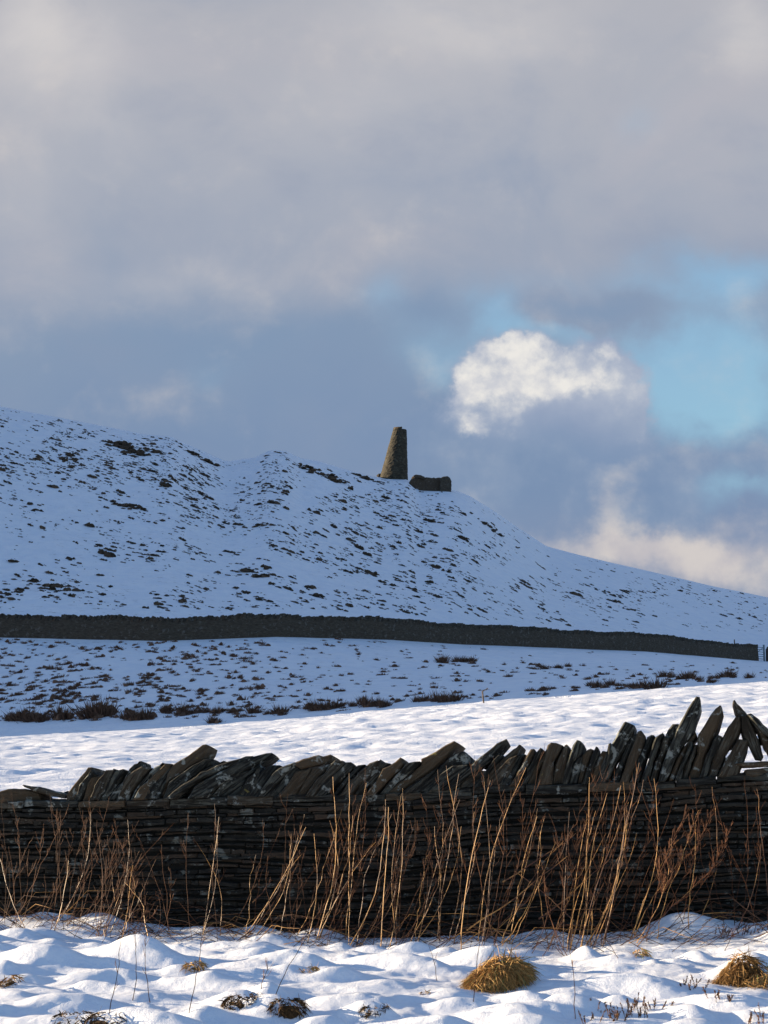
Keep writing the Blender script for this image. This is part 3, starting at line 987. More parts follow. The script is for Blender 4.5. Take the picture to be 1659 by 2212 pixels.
for (b0, b1, t0, t1, y0, y1, n, offm, pale, lab) in CL:
    n = max(3, int(n * .95))
    pm = on_wall((b0 + b1) / 2, 2000, offm)
    base = Vector((pm.x, pm.y, ground_z(pm.x, pm.y)))
    root = link('dead_plant', None, loc=base)
    tag(root, lab, 'dead plant', 'dead plants along the near wall')
    plume = 'plume' in lab
    for k in range(n):
        w = random.random()
        o = offm * random.uniform(.5, 1.45)
        bx = b0 + (b1 - b0) * w + random.gauss(0, 22)
        tx = t0 + (t1 - t0) * (w * .5 + random.random() * .5) + random.gauss(0, 34)
        ty = y0 + (y1 - y0) * random.random() + abs(random.gauss(0, 30))
        p0 = on_wall(bx, 2000, o)
        p0.z = ground_z(p0.x, p0.y) - .04
        p1 = on_wall(tx, ty, o * random.uniform(.3, .9))
        path = stem_path(p0, p1, random.uniform(-.08, .13), 14, random.uniform(.004, .022))
        T = Tubes()
        bright = random.random() < pale * .62
        r0 = random.uniform(.0026, .0050) if bright else random.uniform(.0016, .0032)
        T.tube(path, r0, r0 * .35, 0 if bright else 1, 5)
        so_ = part('stem', T.mesh('stem', [M_STALK, M_TWIG]), root)
        T = Tubes()
        if plume:
            twigs(T, path, 30, .17, 1, .45, .0028)
        else:
            twigs(T, path, random.randint(2, 7), random.uniform(.10, .26), 1, random.uniform(.25, .6), .0017)
        tw = link('twigs', T.mesh('twigs', [M_STALK, M_TWIG]))
        tw.parent = so_

# tangle of fallen stalks and bramble along the foot of the wall
T = Tubes()
for k in range(430):
    px = random.uniform(-40, 1700)
    o = abs(random.gauss(.35, .25)) + .04
    p = on_wall(px, 2000, o); p.z = ground_z(p.x, p.y) - .02
    L = random.uniform(.15, .75)
    ang = random.uniform(.05, .7)
    d = WA * random.choice((-1, 1, 1)) * math.cos(ang) + Vector((0, 0, math.sin(ang))) + WN * random.uniform(-.35, .2)
    mid = p + d * L * .5 + Vector((0, 0, .05 * L))
    e = p + d * L + Vector((0, 0, -.3 * L * math.cos(ang)))
    T.tube([p, p.lerp(mid, .55) + rv(.012), mid + rv(.012), mid.lerp(e, .5) + rv(.012), e], random.uniform(.0018, .0042), .0012, random.choice((0, 0, 0, 1, 1, 2)), 4)
tag(link('undergrowth', T.mesh('undergrowth', [M_DARKTWIG, M_TWIG, M_STALK])), 'tangle of fallen stalks and bramble stems along the foot of the near wall', 'undergrowth', kind='stuff')

# pale long stalks fallen across one another
for (a, b, lab) in [((1085, 1905), (1245, 1800), 'long straw stalk lying slanted across the wall face'),
                    ((1165, 1985), (1300, 1870), 'broken straw stalk leaning up to the right before the wall'),
                    ((1240, 1990), (1110, 1880), 'broken straw stalk leaning up to the left before the wall'),
                    ((1010, 2010), (1225, 1850), 'low straw stalk slanting behind the upright ones'),
                    ((545, 1950), (585, 1900), 'short bent stalk end in front of the dark wall foot')]:
    p0, p1 = on_wall(*a, .5), on_wall(*b, .3)
    T = Tubes(); T.tube(stem_path(p0, p1, .02, 8, .01), .006, .003, 0, 5)
    tag(link('fallen_stalk', T.mesh('fallen_stalk', [M_STALK])), lab, 'stalk', 'fallen straw stalks')


def at_ground(px, py):
    """where a picture point meets the snow in front of the wall"""
    t, e = te(px, py)
    best = None
    for y in np.arange(7.0, 13.6, 0.02):
        x = t * y
        if y > float(wl(x)): break
        if ground_z(x, y) >= EYE + e * y:
            return Vector((x, y, ground_z(x, y)))
        best = Vector((x, y, ground_z(x, y)))
    return best


# bare whips standing in the foreground snow
for (bx, by, tx, ty, nt, lab) in [
        (232, 2190, 262, 2020, 3, 'thin bare twig rising from the snow at the far left'),
        (330, 2170, 318, 2010, 5, 'forked bare twig in the left foreground snow'),
        (405, 2190, 440, 1990, 3, 'leaning bare twig before the golden clump on the left'),
        (285, 2160, 290, 2000, 3, 'straight bare twig close beside the forked one'),
        (560, 2140, 580, 2075, 8, 'tiny twiggy sprig beside the small orange tussock'),
        (590, 2150, 690, 1990, 2, 'long thin bare twig slanting right in the centre left snow'),
        (945, 2120, 925, 2040, 2, 'short wavy twig left of the big straw tussock'),
        (1020, 2165, 1055, 1930, 2, 'tall thin whip in front of the big straw tussock'),
        (1245, 2200, 1232, 2010, 2, 'wavy thin whip standing in the right foreground snow'),
        (1340, 2070, 1275, 1990, 2, 'thin twig leaning left beside the pointed tussock'),
        (1390, 2030, 1400, 1960, 3, 'small grey twig on the snow below the wall'),
        (1560, 2060, 1600, 1990, 4, 'arching bramble twig at the right edge snow')]:
    p0 = at_ground(bx, by)
    t, e = te(tx, ty)
    y = p0.y + random.uniform(0, .15)
    p1 = Vector((t * y, y, EYE + e * y))
    T = Tubes()
    path = stem_path(p0 - Vector((0, 0, .04)), p1, random.uniform(-.03, .03), 10, .008)
    T.tube(path, .0032, .0014, 0, 4)
    twigs(T, path, nt, .10, 0, .3, .0016)
    tag(link('bare_twig', T.mesh('bare_twig', [M_TWIG])), lab, 'twig')


def tussock_mesh(name, w, d, hgt, n, mats, lean=0.0, droop=1.0, up=0.6, bw=0.004, snowcap=False, blade_l=(.3, .75), box=.5, wedge=0.0):
    """matted mound with blades drooping over it; local coordinates, base at z = 0"""
    T = Tubes()
    nu, nv = 14, 6
    b = len(T.v)
    ph = [random.uniform(0, 6.3) for _ in range(4)]
    for j in range(nv + 1):
        a = j / nv * math.pi / 2
        for i in range(nu):
            q = 2 * math.pi * i / nu
            rr = 1 + .18 * math.sin(2 * q + ph[0]) + .1 * math.sin(3 * q + ph[1]) + random.uniform(-.06, .06)
            T.v.append(Vector((w / 2 * .88 * math.cos(a) ** box * math.cos(q) * rr + lean * hgt * math.sin(a), d / 2 * .88 * math.cos(a) ** box * math.sin(q) * rr, hgt * .88 * math.sin(a) - .05)))
    for j in range(nv):
        for i in range(nu):
            a, c = b + j * nu + i, b + j * nu + (i + 1) % nu
            T.f.append((a, c, c + nu, a + nu)); T.m.append(1)
    for k in range(n):
        q = random.uniform(0, 6.283); a = math.asin(random.random() ** .8)
        p = Vector((w / 2 * .9 * math.cos(a) ** box * math.cos(q) + lean * hgt * math.sin(a), d / 2 * .9 * math.cos(a) ** box * math.sin(q), hgt * .9 * math.sin(a) - .02))
        out = Vector((math.cos(q), math.sin(q), 0))
        nrm = out * math.cos(a) + Vector((0, 0, math.sin(a)))
        dn = out * math.sin(a) - Vector((0, 0, math.cos(a)))
        tg = nrm.cross(Vector((0, 0, 1)) if abs(nrm.z) < .95 else Vector((1, 0, 0)))
        dd = (dn * random.uniform(-.2, 1.0) + tg * random.gauss(0, .55) + nrm * (up * random.uniform(-.05, .25) + (random.random() < .02) * .6)).normalized()
        T.blade(p + nrm * .006, dd, hgt * random.uniform(*blade_l), bw * random.uniform(.6, 1.3), droop * random.uniform(.5, 1.4), 0 if random.random() < .88 else 2)
    if wedge:                                 # one side pressed low, the other a steep broken edge
        for q in T.v:
            k = min(1, max(0, q.x / w + .5) * 1.6)
            q.z *= 1 - wedge * (1 - k) ** 1.1
    return T.mesh(name, mats)


M_DKGRASS_SHADE = plain_mat('dark_grass_and_shade', (0.02, 0.012, 0.006), (0.10, 0.055, 0.022), 30, 0.9, island=False)  # dark grass, also the painted shade of hollows under snow caps
GR = [M_STRAW, M_STRAWCORE, M_GREENGRASS]
for (px, py, w, h_, n, lean, lab) in [
        (1060, 2140, .45, .24, 3800, .30, 'biggest straw coloured grass tussock, uncovered in the foreground snow'),
        (1595, 2128, .26, .24, 1100, .1, 'brown straw tussock half under snow at the right edge'),
        (1648, 2135, .28, .17, 500, 0, 'dark flattened tussock at the very right edge'),
        (1383, 2068, .12, .11, 260, 0, 'small pointed tussock on the snow before the rusty plume'),
        (408, 2100, .17, .11, 320, .2, 'small orange tussock in the left foreground snow'),
        (663, 2102, .20, .09, 300, 0, 'low straw tuft peeking from the snow left of centre'),
        (18, 2130, .14, .12, 240, 0, 'little brown tuft at the left edge of the snow'),
        (545, 2118, .09, .05, 120, 0, 'tiny straw tuft between two snow humps'),
        (1170, 2115, .10, .05, 100, 0, 'tiny pale tuft right beside the biggest tussock'),
        (915, 2150, .10, .07, 130, 0, 'tiny straw tuft left of the biggest tussock')]:
    p = at_ground(px, py)
    o = link('grass_tussock', tussock_mesh('grass_tussock', w, w * .7, h_, n, GR if 'brown' not in lab else [M_STRAWCORE, M_DKGRASS_SHADE, M_STRAW], lean, .2, .35, .0028, wedge=.75 if w > .2 else .4), loc=p - Vector((0, -w * .3, .035)))
    tag(o, lab, 'tussock', 'grass tussocks in the foreground snow')
DK = [M_DKGRASS_SHADE, M_DKGRASS_SHADE, M_STRAWCORE]  # blades darkened to stand in for shadowed hollows under the snow caps
for (px, py, w, h_, n, lab) in [
        (620, 2190, .22, .13, 420, 'matted tussock coloured dark as the shaded hollow under a snow cap, bottom centre left'),
        (530, 2172, .30, .09, 420, 'strip of dead grass coloured dark as the shade below a frosted snow edge'),
        (810, 2190, .20, .07, 260, 'flat tussock coloured dark as a shaded hollow at the bottom, left of the biggest one'),
        (160, 2212, .34, .08, 320, 'grass coloured dark as the shade under the snow at the bottom left corner'),
        (240, 2230, .34, .08, 320, 'grass coloured dark as the shade under the snow at the bottom left, beside the corner one')]:
    p = at_ground(px, min(py, 2210))
    o = link('grass_tussock', tussock_mesh('grass_tussock', w, w * .7, h_, n, DK, 0, .3, .4, .0030), loc=p - Vector((0, -w * .2, .03)))
    tag(o, lab, 'tussock', 'tussocks coloured dark as shaded hollows in the foreground snow')

for (px, py, n, w, lab) in [
        (1340, 2195, 16, .30, 'rusty heather sprigs in a slanting row at the bottom of the snow'),
        (1300, 2210, 14, .22, 'bushy brown heather at the bottom edge'),
        (1405, 2175, 12, .24, 'sparse heather tips leading up from the bottom edge'),
        (1495, 2135, 9, .16, 'small orange heather sprig in the right foreground'),
        (1560, 2160, 7, .12, 'lone heather tips near the right edge'),
        (1640, 2208, 10, .2, 'dark heather sprigs in the bottom right corner'),
        (1600, 2020, 22, .4, 'grey green trailing sprigs on the snow bank under the wall at the right')]:
    p = at_ground(px, min(py, 2208))
    T = Tubes()
    for k in range(n):
        b = Vector((random.uniform(-w, w) / 2, random.uniform(-.06, .06), -.03))
        L = random.uniform(.05, .12)
        d = (Vector((random.uniform(-.5, .7), random.uniform(-.3, .3), 1))).normalized()
        T.tube([b, b + d * L * .6 + rv(.006), b + d * L], .0022, .0012, 1, 3)
        for q in range(26):
            T.blade(b + d * L * random.uniform(.35, 1), (d + rv(.8)).normalized(), random.uniform(.008, .018), .0022, .1, 0)
    o = link('heather', T.mesh('heather', [M_HEATHLEAF, M_DARKTWIG]), loc=p)
    tag(o, lab, 'heather', 'heather sprigs in the foreground snow')


# ------------------------------------------------------------------ far field wall
def far_wall(name, p_px, label, hgt=1.35, parts=True):
    """p_px: picture x of samples; follows the moor line"""
    pts = []
    for px in p_px:
        t = te(px, 1400)[0]
        y = float(np.interp(t, _wt, _wy))
        pts.append(Vector((t * y, y, float(far_h(t * y, y)))))
    root = link(name, None, loc=pts[len(pts) // 2])
    tag(root, label, 'stone wall', 'walls across the moor')
    V, Fc = [], []
    run = 0
    n = len(pts)
    tops = []
    for i, p in enumerate(pts):
        a, c = pts[max(i - 1, 0)], pts[min(i + 1, n - 1)]
        d = (c - a); d.z = 0; d.normalize()
        nn = Vector((-d.y, d.x, 0))
        hh = hgt * .80 + random.uniform(-.02, .02)
        hh += 0.05 * math.sin(i * .13) + .04 * math.sin(i * .41)
        rows = 9
        for side, sgn in ((0, -1), (1, 1)):
            for r in range(rows + 1):
                w = r / rows
                V.append(p + nn * sgn * (.32 - .1 * w + random.uniform(-.015, .015)) + Vector((0, 0, -.5 + (hh + .5) * w)))
        tops.append((p + Vector((0, 0, hh)), d, nn))
    st = 2 * (rows + 1)
    for i in range(n - 1):
        for r in range(rows):
            a = i * st + r
            Fc.append((a, a + st, a + st + 1, a + 1))
            a = i * st + rows + 1 + r
            Fc.append((a + st, a, a + 1, a + st + 1))
        a = i * st + rows
        Fc.append((a, a + st, a + st + rows + 1, a + rows + 1))
    for i in (0, n - 1):
        Fc.append([i * st + r for r in range(rows + 1)] + [i * st + rows + 1 + r for r in range(rows, -1, -1)])
    part('stone_courses', mesh('stone_courses', V, Fc, M_FARWALL), root)
    # coping: leaning slabs
    stones = []
    for i in range(n - 1):
        p, d, nn = tops[i]
        q = tops[i + 1][0]
        L = (q - p).length
        s = 0
        while s < L:
            th = random.uniform(.09, .17)
            stones.append((p.lerp(q, min(1, s / L)), d, nn, th))
            s += th
    def cop(V, Fc, p, d, nn, th):
        b = len(V)
        H = random.uniform(.20, .33); ln = random.uniform(.06, .2)
        for e in (-.2, .2):
            for (s, z) in ((0, -.04), (th * 1.15, -.04), (th * .9 + ln, H * random.uniform(.75, 1)), (ln + th * .15, H * random.uniform(.8, 1.05))):
                V.append(p + d * s + nn * (e + random.uniform(-.04, .04)) + Vector((0, 0, z)))
        for q in ((0, 1, 2, 3), (5, 4, 7, 6), (4, 0, 3, 7), (1, 5, 6, 2), (3, 2, 6, 7)):
            Fc.append([b + i for i in q])
    order = sorted(range(len(stones)), key=lambda k: (abs(stones[k][0].x / stones[k][0].y) > .26, stones[k][0].y))
    lim = 100 if parts else 0
    for k in order[:lim]:
        V, Fc = [], []
        cop(V, Fc, *stones[k])
        part('coping_stone', mesh('coping_stone', V, Fc, M_FARWALL), root)
    V, Fc = [], []
    for k in order[lim:]:
        cop(V, Fc, *stones[k])
    o = part('coping', mesh('coping', V, Fc, M_FARWALL), root)
    o['kind'] = 'stuff'
    return root


far_wall('field_wall', np.arange(-420, 1634, 6.0), 'long dark drystone field wall crossing the moor below the hill')
far_wall('field_wall', np.arange(1655, 2100, 8.0), 'dark end of drystone wall right of the small gate', parts=False)


def bar(V, Fc, a, b, w, dpt):
    d = (b - a).normalized()
    x = d.cross(Vector((0, 1, 0)))
    x = x.normalized() if x.length > .1 else Vector((1, 0, 0))
    y = d.cross(x).normalized()
    k = len(V)
    for p in (a, b):
        for (i, j) in ((-1, -1), (1, -1), (1, 1), (-1, 1)):
            V.append(p + x * i * w / 2 + y * j * dpt / 2)
    for q in ((0, 1, 5, 4), (1, 2, 6, 5), (2, 3, 7, 6), (3, 0, 4, 7), (3, 2, 1, 0), (4, 5, 6, 7)):
        Fc.append([k + i for i in q])


def moor_pt(px):
    t = te(px, 1400)[0]
    y = float(np.interp(t, _wt, _wy))
    return Vector((t * y, y, float(far_h(t * y, y))))


ga, gb = moor_pt(1618), moor_pt(1650)
gate = link('field_gate', None, loc=ga)
tag(gate, 'small grey barred gate at the right end of the moor wall', 'gate')
up = Vector((0, 0, 1))
for p in (ga, gb):
    V, Fc = [], []
    bar(V, Fc, p - up * .3, p + up * 1.45, .13, .13)
    part('gate_post', mesh('gate_post', V, Fc, M_GATE), gate)
for k in range(6):
    V, Fc = [], []
    z = .2 + k * .2
    bar(V, Fc, ga + up * z + Vector((.07, 0, 0)), gb + up * z - Vector((.07, 0, 0)), .055, .04)
    part('rail', mesh('rail', V, Fc, M_GATE), gate)
V, Fc = [], []
bar(V, Fc, ga + up * .2 + Vector((.08, -.04, 0)), gb + up * 1.2 + Vector((-.08, -.04, 0)), .05, .03)
part('brace', mesh('brace', V, Fc, M_GATE), gate)
for px, off, lab in ((1592, .6, 'thin fence post standing behind the far wall near the gate'),):
    p = moor_pt(px) + Vector((0, .9, 0))
    T = Tubes()
    T.tube([Vector((0, 0, -.3)), Vector((.01, 0, .6)), Vector((.02, 0, 1.75))], .06, .05, 0, 7)
    tag(link('fence_post', T.mesh('fence_post', [M_WOOD]), loc=p), lab, 'post')

# leaning stake on the crest of the field
t, e = te(1046, 1532)
yk = 45.5
xk = t * yk
zk = float(far_h(xk, yk))
T = Tubes()
e2 = te(1038, 1487)
T.tube([Vector((0, 0, -.2)), Vector((-.05, 0, .35)), Vector((te(1038, 0)[0] * yk - xk, 0, EYE + e2[1] * yk - zk))], .028, .022, 0, 7)
tag(link('marker_stake', T.mesh('marker_stake', [M_WOOD]), loc=(xk, yk, zk)), 'thin leaning wooden stake on the crest of the snow field', 'stake')

# ------------------------------------------------------------------ tower on the hill
YT = 184.0
tL, eB = te(820.5, 1032)
tR, _ = te(881, 1031)
tb = (tL + tR) / 2 * YT
rb = (tR - tL) / 2 * YT
_, eT = te(850, 925)
zb = EYE + eB * YT
ztw = EYE + eT * YT
tt0, tt1 = te(850, 925)[0] * YT, te(878.5, 930)[0] * YT
tcx, rt_ = (tt0 + tt1) / 2, (tt1 - tt0) / 2
tower = link('stone_tower', None, loc=(tb, YT, zb))
tag(tower, 'tapering round rubble stone tower stump on the brow of the hill', 'tower')
nu, nv = 44, 52
V, Fc = [], []
Ht = ztw - zb
for j in range(nv + 1):
    w = -0.07 + 1.07 * j / nv
    r_ = rb + (rt_ - rb) * max(w, 0)
    cx = tb + (tcx - tb) * max(w, 0)
    for i in range(nu):
        q = 2 * math.pi * i / nu
        z = zb + Ht * w
        if j >= nv - 2:                       # ragged, stepped top: lower on the right
            z -= (.24 if math.cos(q) > .25 else 0.0) + (.12 if math.sin(q * 3 + 1) > .5 else 0)
        rr = r_ + random.uniform(-.035, .035)
        V.append(Vector((cx + rr * math.cos(q), YT + rr * math.sin(q), z)))
for j in range(nv):
    for i in range(nu):
        a, c = j * nu + i, j * nu + (i + 1) % nu
        Fc.append((a, c, c + nu, a + nu))
b = len(V)
for i in range(nu):                           # inside of the hollow top
    q = 2 * math.pi * i / nu
    p = V[nv * nu + i]
    V.append(Vector((tcx + (rt_ - .35) * math.cos(q), YT + (rt_ - .35) * math.sin(q), p.z)))
for i in range(nu):
    q = 2 * math.pi * i / nu
    V.append(Vector((tcx + (rt_ - .35) * math.cos(q), YT + (rt_ - .35) * math.sin(q), ztw - 1.2)))
for i in range(nu):
    j = (i + 1) % nu
    Fc.append((nv * nu + i, nv * nu + j, b + j, b + i))
    Fc.append((b + i, b + j, b + nu + j, b + nu + i))
Fc.append([b + nu + i for i in range(nu)])
part('tower_wall', mesh('tower_wall', V, Fc, M_TOWER), tower)
# projecting flat stones on the rim
for (q0, q1, zz, th) in ((2.2, 5.0, ztw + .02, .2), (5.0, 5.9, ztw - .36, .16)):
    V, Fc = [], []
    n = 9
    for i in range(n + 1):
        q = q0 + (q1 - q0) * i / n
        for (r_, z) in ((rt_ - .4, zz - th), (rt_ + .03, zz - th), (rt_ + .03, zz), (rt_ - .4, zz)):
            V.append(Vector((tcx + (r_ + random.uniform(-.03, .03)) * math.cos(q), YT + (r_ + random.uniform(-.03, .03)) * math.sin(q), z + random.uniform(-.03, .03))))
    for i in range(n):
        for k in range(4):
            a, c = i * 4 + k, i * 4 + (k + 1) % 4
            Fc.append((a, c, c + 4, a + 4))
    Fc.append((0, 1, 2, 3)); Fc.append([n * 4 + k for k in (3, 2, 1, 0)])
    part('rim_stones', mesh('rim_stones', V, Fc, M_TOWER), tower)

# ruined low wall beside it
YR = 180.0
ruin = link('ruined_wall', None, loc=(te(925, 1055)[0] * YR, YR, EYE + te(925, 1055)[1] * YR))
tag(ruin, 'low broken dark stone enclosure right of the tower', 'ruin')


def ruin_piece(name, outline, y, depth):
    pts = []
    n = len(outline)
    for i in range(n):
        a, b = outline[i], outline[(i + 1) % n]
        k = max(1, int(math.hypot(b[0] - a[0], b[1] - a[1]) / 3))
        for q in range(k):
            px, py = a[0] + (b[0] - a[0]) * q / k + random.uniform(-.9, .9), a[1] + (b[1] - a[1]) * q / k + random.uniform(-1.1, 1.1)
            t, e = te(px, py)
            pts.append((t * y, EYE + e * y))
    m = len(pts)
    V = []
    for (dd, sh) in ((0, .06), (.12, 0), (depth - .1, 0), (depth, .06)):
        cx, cz = sum(p[0] for p in pts) / m, sum(p[1] for p in pts) / m
        for (x, z) in pts:
            V.append(Vector((cx + (x - cx) * (1 - sh), y + dd + random.uniform(-.05, .05), cz + (z - cz) * (1 - sh))))
    Fc = []
    for r in range(3):
        for i in range(m):
            a, c = r * m + i, r * m + (i + 1) % m
            Fc.append((a, a + m, c + m, c))
    Fc.append(list(range(m))); Fc.append([3 * m + i for i in range(m - 1, -1, -1)])
    me = mesh(name, V, Fc, M_FARWALL)
    bm = bmesh.new(); bm.from_mesh(me)
    bmesh.ops.triangulate(bm, faces=[f for f in bm.faces if len(f.verts) > 4])
    bmesh.ops.recalc_face_normals(bm, faces=bm.faces)
    bm.to_mesh(me); bm.free()
    return part(name, me, ruin)


ruin_piece('wall', [(877, 1056), (884, 1041), (890, 1030), (900, 1025), (912, 1029), (918, 1031), (940, 1032), (952, 1031), (958, 1034), (958, 1063), (877, 1060)], YR, 1.2)
ruin_piece('end_pier', [(951, 1064), (951, 1034), (956, 1029), (966, 1028), (973, 1031), (975, 1037), (975, 1066)], YR - .7, 1.8)
ruin_piece('loose_coping', [(893, 1031), (893, 1027), (899, 1024), (910, 1026), (917, 1030), (917, 1034)], YR - .25, 1.0)

# boulder on the left of the tower foot
bm = bmesh.new()
bmesh.ops.create_icosphere(bm, subdivisions=3, radius=1)
for v in bm.verts:
    n = mnoise.noise(v.co * 1.6 + Vector((3, 1, 7)))
    v.co = Vector((v.co.x * .42, v.co.y * .4, v.co.z * .26)) * (1 + .35 * n)
me = bpy.data.meshes.new('boulder'); bm.to_mesh(me); bm.free()
me.materials.append(M_FARWALL)
pb = te(821, 1027)
tag(link('boulder', me, loc=(pb[0] * YT, YT + .2, EYE + pb[1] * YT)), 'small dark boulder at the left foot of the tower', 'boulder')


# ------------------------------------------------------------------ tufts on moor and hill
def clump_variant(name, w, hgt, mounds, blades, mats, seed, blade_h=1.0, flat=1.0):
    random.seed(seed)
    T = Tubes()
    for k in range(mounds):
        cx, cy = random.gauss(0, w * .24), random.gauss(0, w * .16)
        r, hh = w * random.uniform(.18, .38), hgt * random.uniform(.5, 1.0)
        b = len(T.v); nu = 7
        for j, (rr, zz) in enumerate(((1, -.12), (.85, .45), (.45, .9), (.05, 1.0))):
            for i in range(nu):
                q = 6.283 * i / nu + k
                s = random.uniform(.7, 1.25)
                T.v.append(Vector((cx + r * rr * s * math.cos(q), cy + r * .8 * rr * s * math.sin(q), hh * zz * random.uniform(.8, 1.15))))
        for j in range(3):
            for i in range(nu):
                a, c = b + j * nu + i, b + j * nu + (i + 1) % nu
                T.f.append((a, c, c + nu, a + nu)); T.m.append(0)
    for k in range(blades):
        p = Vector((random.gauss(0, w * .2), random.gauss(0, w * .15), 0))
        d = (Vector((p.x / w, p.y / w, 0)) * 1.3 + Vector((random.uniform(-.3, .3), random.uniform(-.3, .3), 1))).normalized()
        T.blade(p, d, hgt * blade_h * random.uniform(.5, 1.2), .012 * random.uniform(.7, 1.4) * (1 + w * .4), random.uniform(0, .8), 0)
    return T


HEATH = [clump_variant('heather_clump', 1.0, .30, random.Random(s).randint(3, 6), 14, None, 100 + s) for s in range(10)]
TUSS = [clump_variant('moor_tussock', .6, .24, 2, 70, None, 200 + s, 1.4) for s in range(8)]
RUSH = [clump_variant('rush_clump', .8, .26, 2, 190, None, 300 + s, 2.6) for s in range(6)]
HEATH_ME = [t.mesh('heather_clump', [M_HEATH]) for t in HEATH]
TUSS_ME = [t.mesh('moor_tussock', [M_RUSH]) for t in TUSS]
RUSH_ME = [t.mesh('rush_clump', [M_RUSH]) for t in RUSH]
random.seed(99)


def slope_pitch(p, yaw):
    a = float(far_h(p.x - math.cos(yaw) * .8, p.y - math.sin(yaw) * .8))
    b = float(far_h(p.x + math.cos(yaw) * .8, p.y + math.sin(yaw) * .8))
    return -math.atan2(b - a, 1.6)


def scatter(name, items, variants, mesh_list, label, cat, group, limit, stuffname, stufflabel, mat):
    """items: (point, size x, size y, size z, yaw); the largest in the picture become things, the rest one mass"""
    items = sorted(items, key=lambda q: -(q[1] * q[3]) / q[0].y ** 2)
    for (p, sx, sy, sz, yaw) in items[:limit]:
        o = link(name, random.choice(mesh_list), loc=p)
        o.scale = (sx, sy, sz); o.rotation_euler = (0, slope_pitch(p, yaw), yaw)
        tag(o, label, cat, group)
    rest = items[limit:]
    if rest:
        T = Tubes()
        for (p, sx, sy, sz, yaw) in rest:
            src = random.choice(variants)
            b = len(T.v)
            cy, sn = math.cos(yaw), math.sin(yaw)
            tp = -math.tan(slope_pitch(p, yaw))
            T.v += [Vector((p.x + v.x * sx * cy - v.y * sy * sn, p.y + v.x * sx * sn + v.y * sy * cy, p.z + v.z * sz + tp * v.x * sx)) for v in src.v]
            T.f += [[b + i for i in f] for f in src.f]
            T.m += src.m
        tag(link(stuffname, T.mesh(stuffname, [mat])), stufflabel, cat, kind='stuff')


_rpx = np.array([0, 130, 250, 310, 370, 440, 490, 560, 582, 620, 650, 690, 740, 800, 880, 975, 1010, 1060, 1120, 1180, 1250, 1350, 1450, 1550, 1659.])
_rpy = np.array([878, 902, 925, 938, 942, 975, 997, 985, 972, 975, 990, 997, 1012, 1028, 1040, 1060, 1068, 1098, 1140, 1180, 1198, 1222, 1245, 1268, 1290.])


def hill_density(px, py):
    r = np.interp(px, _rpx, _rpy)
    below = py - r
    if below < 4: return 0
    d = .10
    if px < 470: d += 1.5 * math.exp(-((below - 65) / 65) ** 2)
    elif px < 1000: d += .75 * math.exp(-((below - 60) / 85) ** 2) * (1 if below > 14 else .5)
    else: d += .12
    d += .5 * math.exp(-((px - 420) / 140) ** 2 - ((py - 1185) / 22) ** 2)
    d += .30 * math.exp(-((py - 1275) / 40) ** 2) * (.5 + .5 * (px > 500))
    d += .25 * math.exp(-((px - 760) / 250) ** 2 - ((py - 1160) / 60) ** 2)
    n = float(fbm(np.array(px / 60.0), np.array(py / 30.0), 3))
    return d * max(0.03, 1 + 4.5 * n)


heath = []
tries = 0
while len(heath) < 6000 and tries < 400000:
    tries += 1
    px, py = random.uniform(-30, 1690), random.uniform(880, 1365)
    if random.random() > hill_density(px, py): continue
    if py > np.interp(px, [0, 720, 1000, 1350, 1620], [1318, 1318, 1334, 1364, 1394]): continue
    p = hit(px, py, 84)
    if p is None: continue
    sz = min(1.5, random.lognormvariate(-1.13, .5))
    el = random.uniform(.9, 2.0)
    heath.append((p - Vector((0, 0, .03)), sz * el * .62, sz * .8, sz * random.uniform(.45, .85), random.uniform(-1.0, -.2)))
scatter('heather_clump', heath, HEATH, HEATH_ME, 'dark heather clump poking through the snow of the hillside', 'heather clump', 'heather clumps on the hillside', 290,
        'heather_cover', 'small heather tips speckling the snowy hillside', M_HEATH)

for (px, py, sx, sz, lab) in [(285, 972, 3.2, 2.6, 'large dark peat bank just below the left ridge'),
                              (690, 1024, 3.4, 1.6, 'broad dark heather patch below the second hump of the ridge'),
                              (1060, 1142, 2.2, 1.1, 'lone dark heather patch on the slope right of the ruin'),
                              (270, 1092, 1.2, 1.5, 'rounded dark clump midway down the left slope'),
                              (108, 1268, 1.4, 1.2, 'dark clump low on the left slope above the moor wall'),
                              (430, 990, 1.8, 1.6, 'dark knob at the dip of the ridge'),
                              (790, 1035, 2.0, 1.3, 'dark heather streak just left of the tower foot')]:
    p = hit(px, py, 84)
    T = Tubes()
    for k in range(int(10 * sx)):
        ox = random.gauss(0, sx * .42); oy = random.gauss(0, sx * .42)
        ox -= oy * .5
        src = random.choice(HEATH)
        b = len(T.v)
        k_ = random.uniform(.3, .75) * (sz ** .5)
        dz = float(far_h(p.x + ox, p.y + oy)) - p.z
        T.v += [Vector((ox + v.x * k_ * 1.3, oy + v.y * k_, dz + v.z * k_ * 1.1 - .04)) for v in src.v]
        T.f += [[b + i for i in f] for f in src.f]
        T.m += src.m
    o = link('heather_patch', T.mesh('heather_patch', [M_HEATH]), loc=p)
    tag(o, lab, 'heather patch')
random.seed(123)

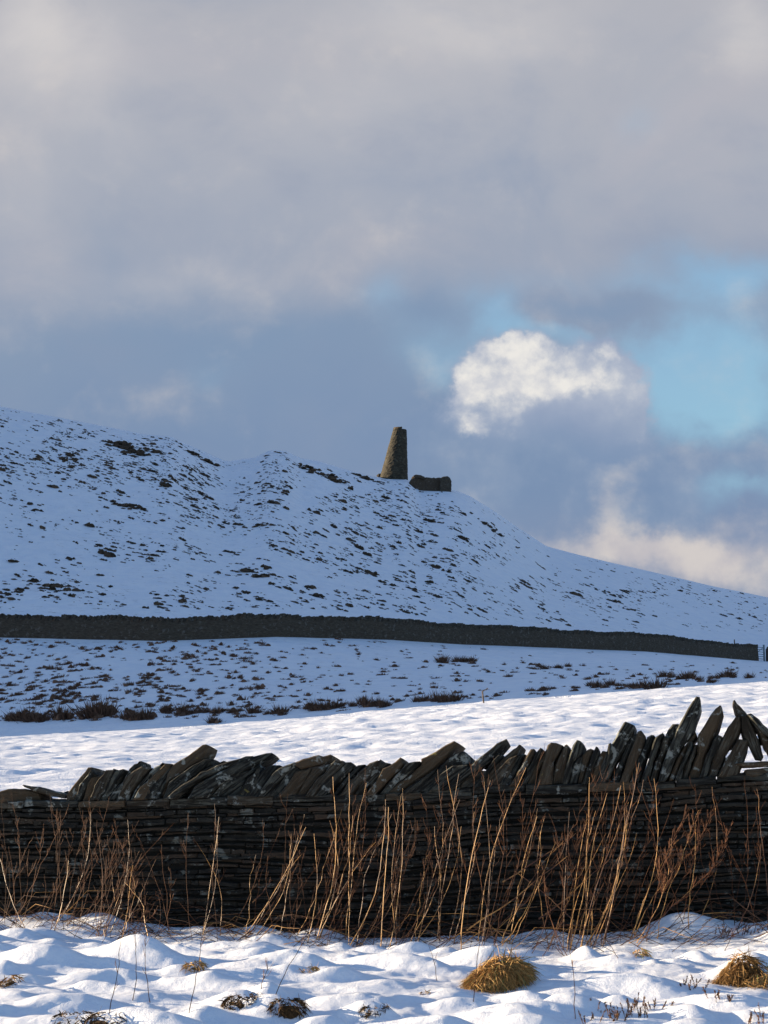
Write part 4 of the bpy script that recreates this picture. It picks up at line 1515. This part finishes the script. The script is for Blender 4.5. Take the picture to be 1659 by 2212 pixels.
moor = []
tries = 0
while len(moor) < 1000 and tries < 40000:
    tries += 1
    px, py = random.uniform(-30, 1690), random.uniform(1380, 1560)
    top = np.interp(px, _wt * 0 + np.array([-500, 0, 350, 600, 850, 1000, 1200, 1400, 1500, 1640, 2200]), [1372, 1375, 1383, 1374, 1381, 1391, 1399, 1407, 1416, 1428, 1460])
    bot = np.interp(px, [0, 300, 600, 850, 1040, 1300, 1659], [1566, 1560, 1550, 1530, 1515, 1495, 1470])
    if py < top + 4 or py > bot - 2: continue
    w = (py - top) / (bot - top)
    dens = .42 if px < 560 else .24
    if px > 900 and w < .3: dens = .08
    dens *= max(.1, 1 + 3 * float(fbm(np.array(px / 45.0 + 30), np.array(py / 14.0), 3)))
    if random.random() > dens: continue
    p = hit(px, py, 50, 135, .2)
    if p is None: continue
    s = random.uniform(.28, .75) * (1.0 if px < 560 else .85)
    moor.append((p - Vector((0, 0, .03)), s * random.uniform(.8, 1.5), s, s * random.uniform(.7, 1.2), random.uniform(0, 6.28)))
scatter('moor_tussock', moor, TUSS, TUSS_ME, 'brown grass tussock on the shaded snowy moor below the far wall', 'tussock', 'grass tussocks on the moor', 290,
        'moor_grass', 'small grass tips showing through the snow of the moor', M_RUSH)

rush = []
for (x0, x1, ya, yb, n, s0) in [(20, 100, 1554, 1560, 6, 1.2), (128, 160, 1550, 1556, 2, 1.2), (195, 230, 1544, 1550, 3, 1.5), (260, 330, 1552, 1556, 5, 1.0), (360, 520, 1538, 1546, 8, .9), (540, 620, 1540, 1546, 5, .9),
                                (670, 730, 1528, 1536, 5, .9), (760, 850, 1522, 1528, 6, .8), (880, 1000, 1512, 1520, 5, .8), (940, 1030, 1424, 1434, 6, 1.0), (1140, 1240, 1440, 1446, 6, .9),
                                (1260, 1420, 1480, 1488, 9, .8), (1430, 1620, 1462, 1470, 10, .8), (440, 480, 1560, 1562, 2, .7)]:
    for k in range(n):
        px = x0 + (x1 - x0) * (k + random.random()) / n
        p = hit(px, random.uniform(ya, yb), 50, 135, .1)
        if p is None: continue
        s = s0 * random.uniform(.4, .95)
        rush.append((p - Vector((0, 0, .03)), s * 1.15, s, s * random.uniform(.8, 1.1), random.uniform(0, 6.28)))
scatter('rush_clump', rush, RUSH, RUSH_ME, 'dark spiky rush clump in the row along the lower edge of the moor', 'rush clump', 'rush clumps along the moor edge', 290,
        'rushes', 'rushes on the moor', M_RUSH)
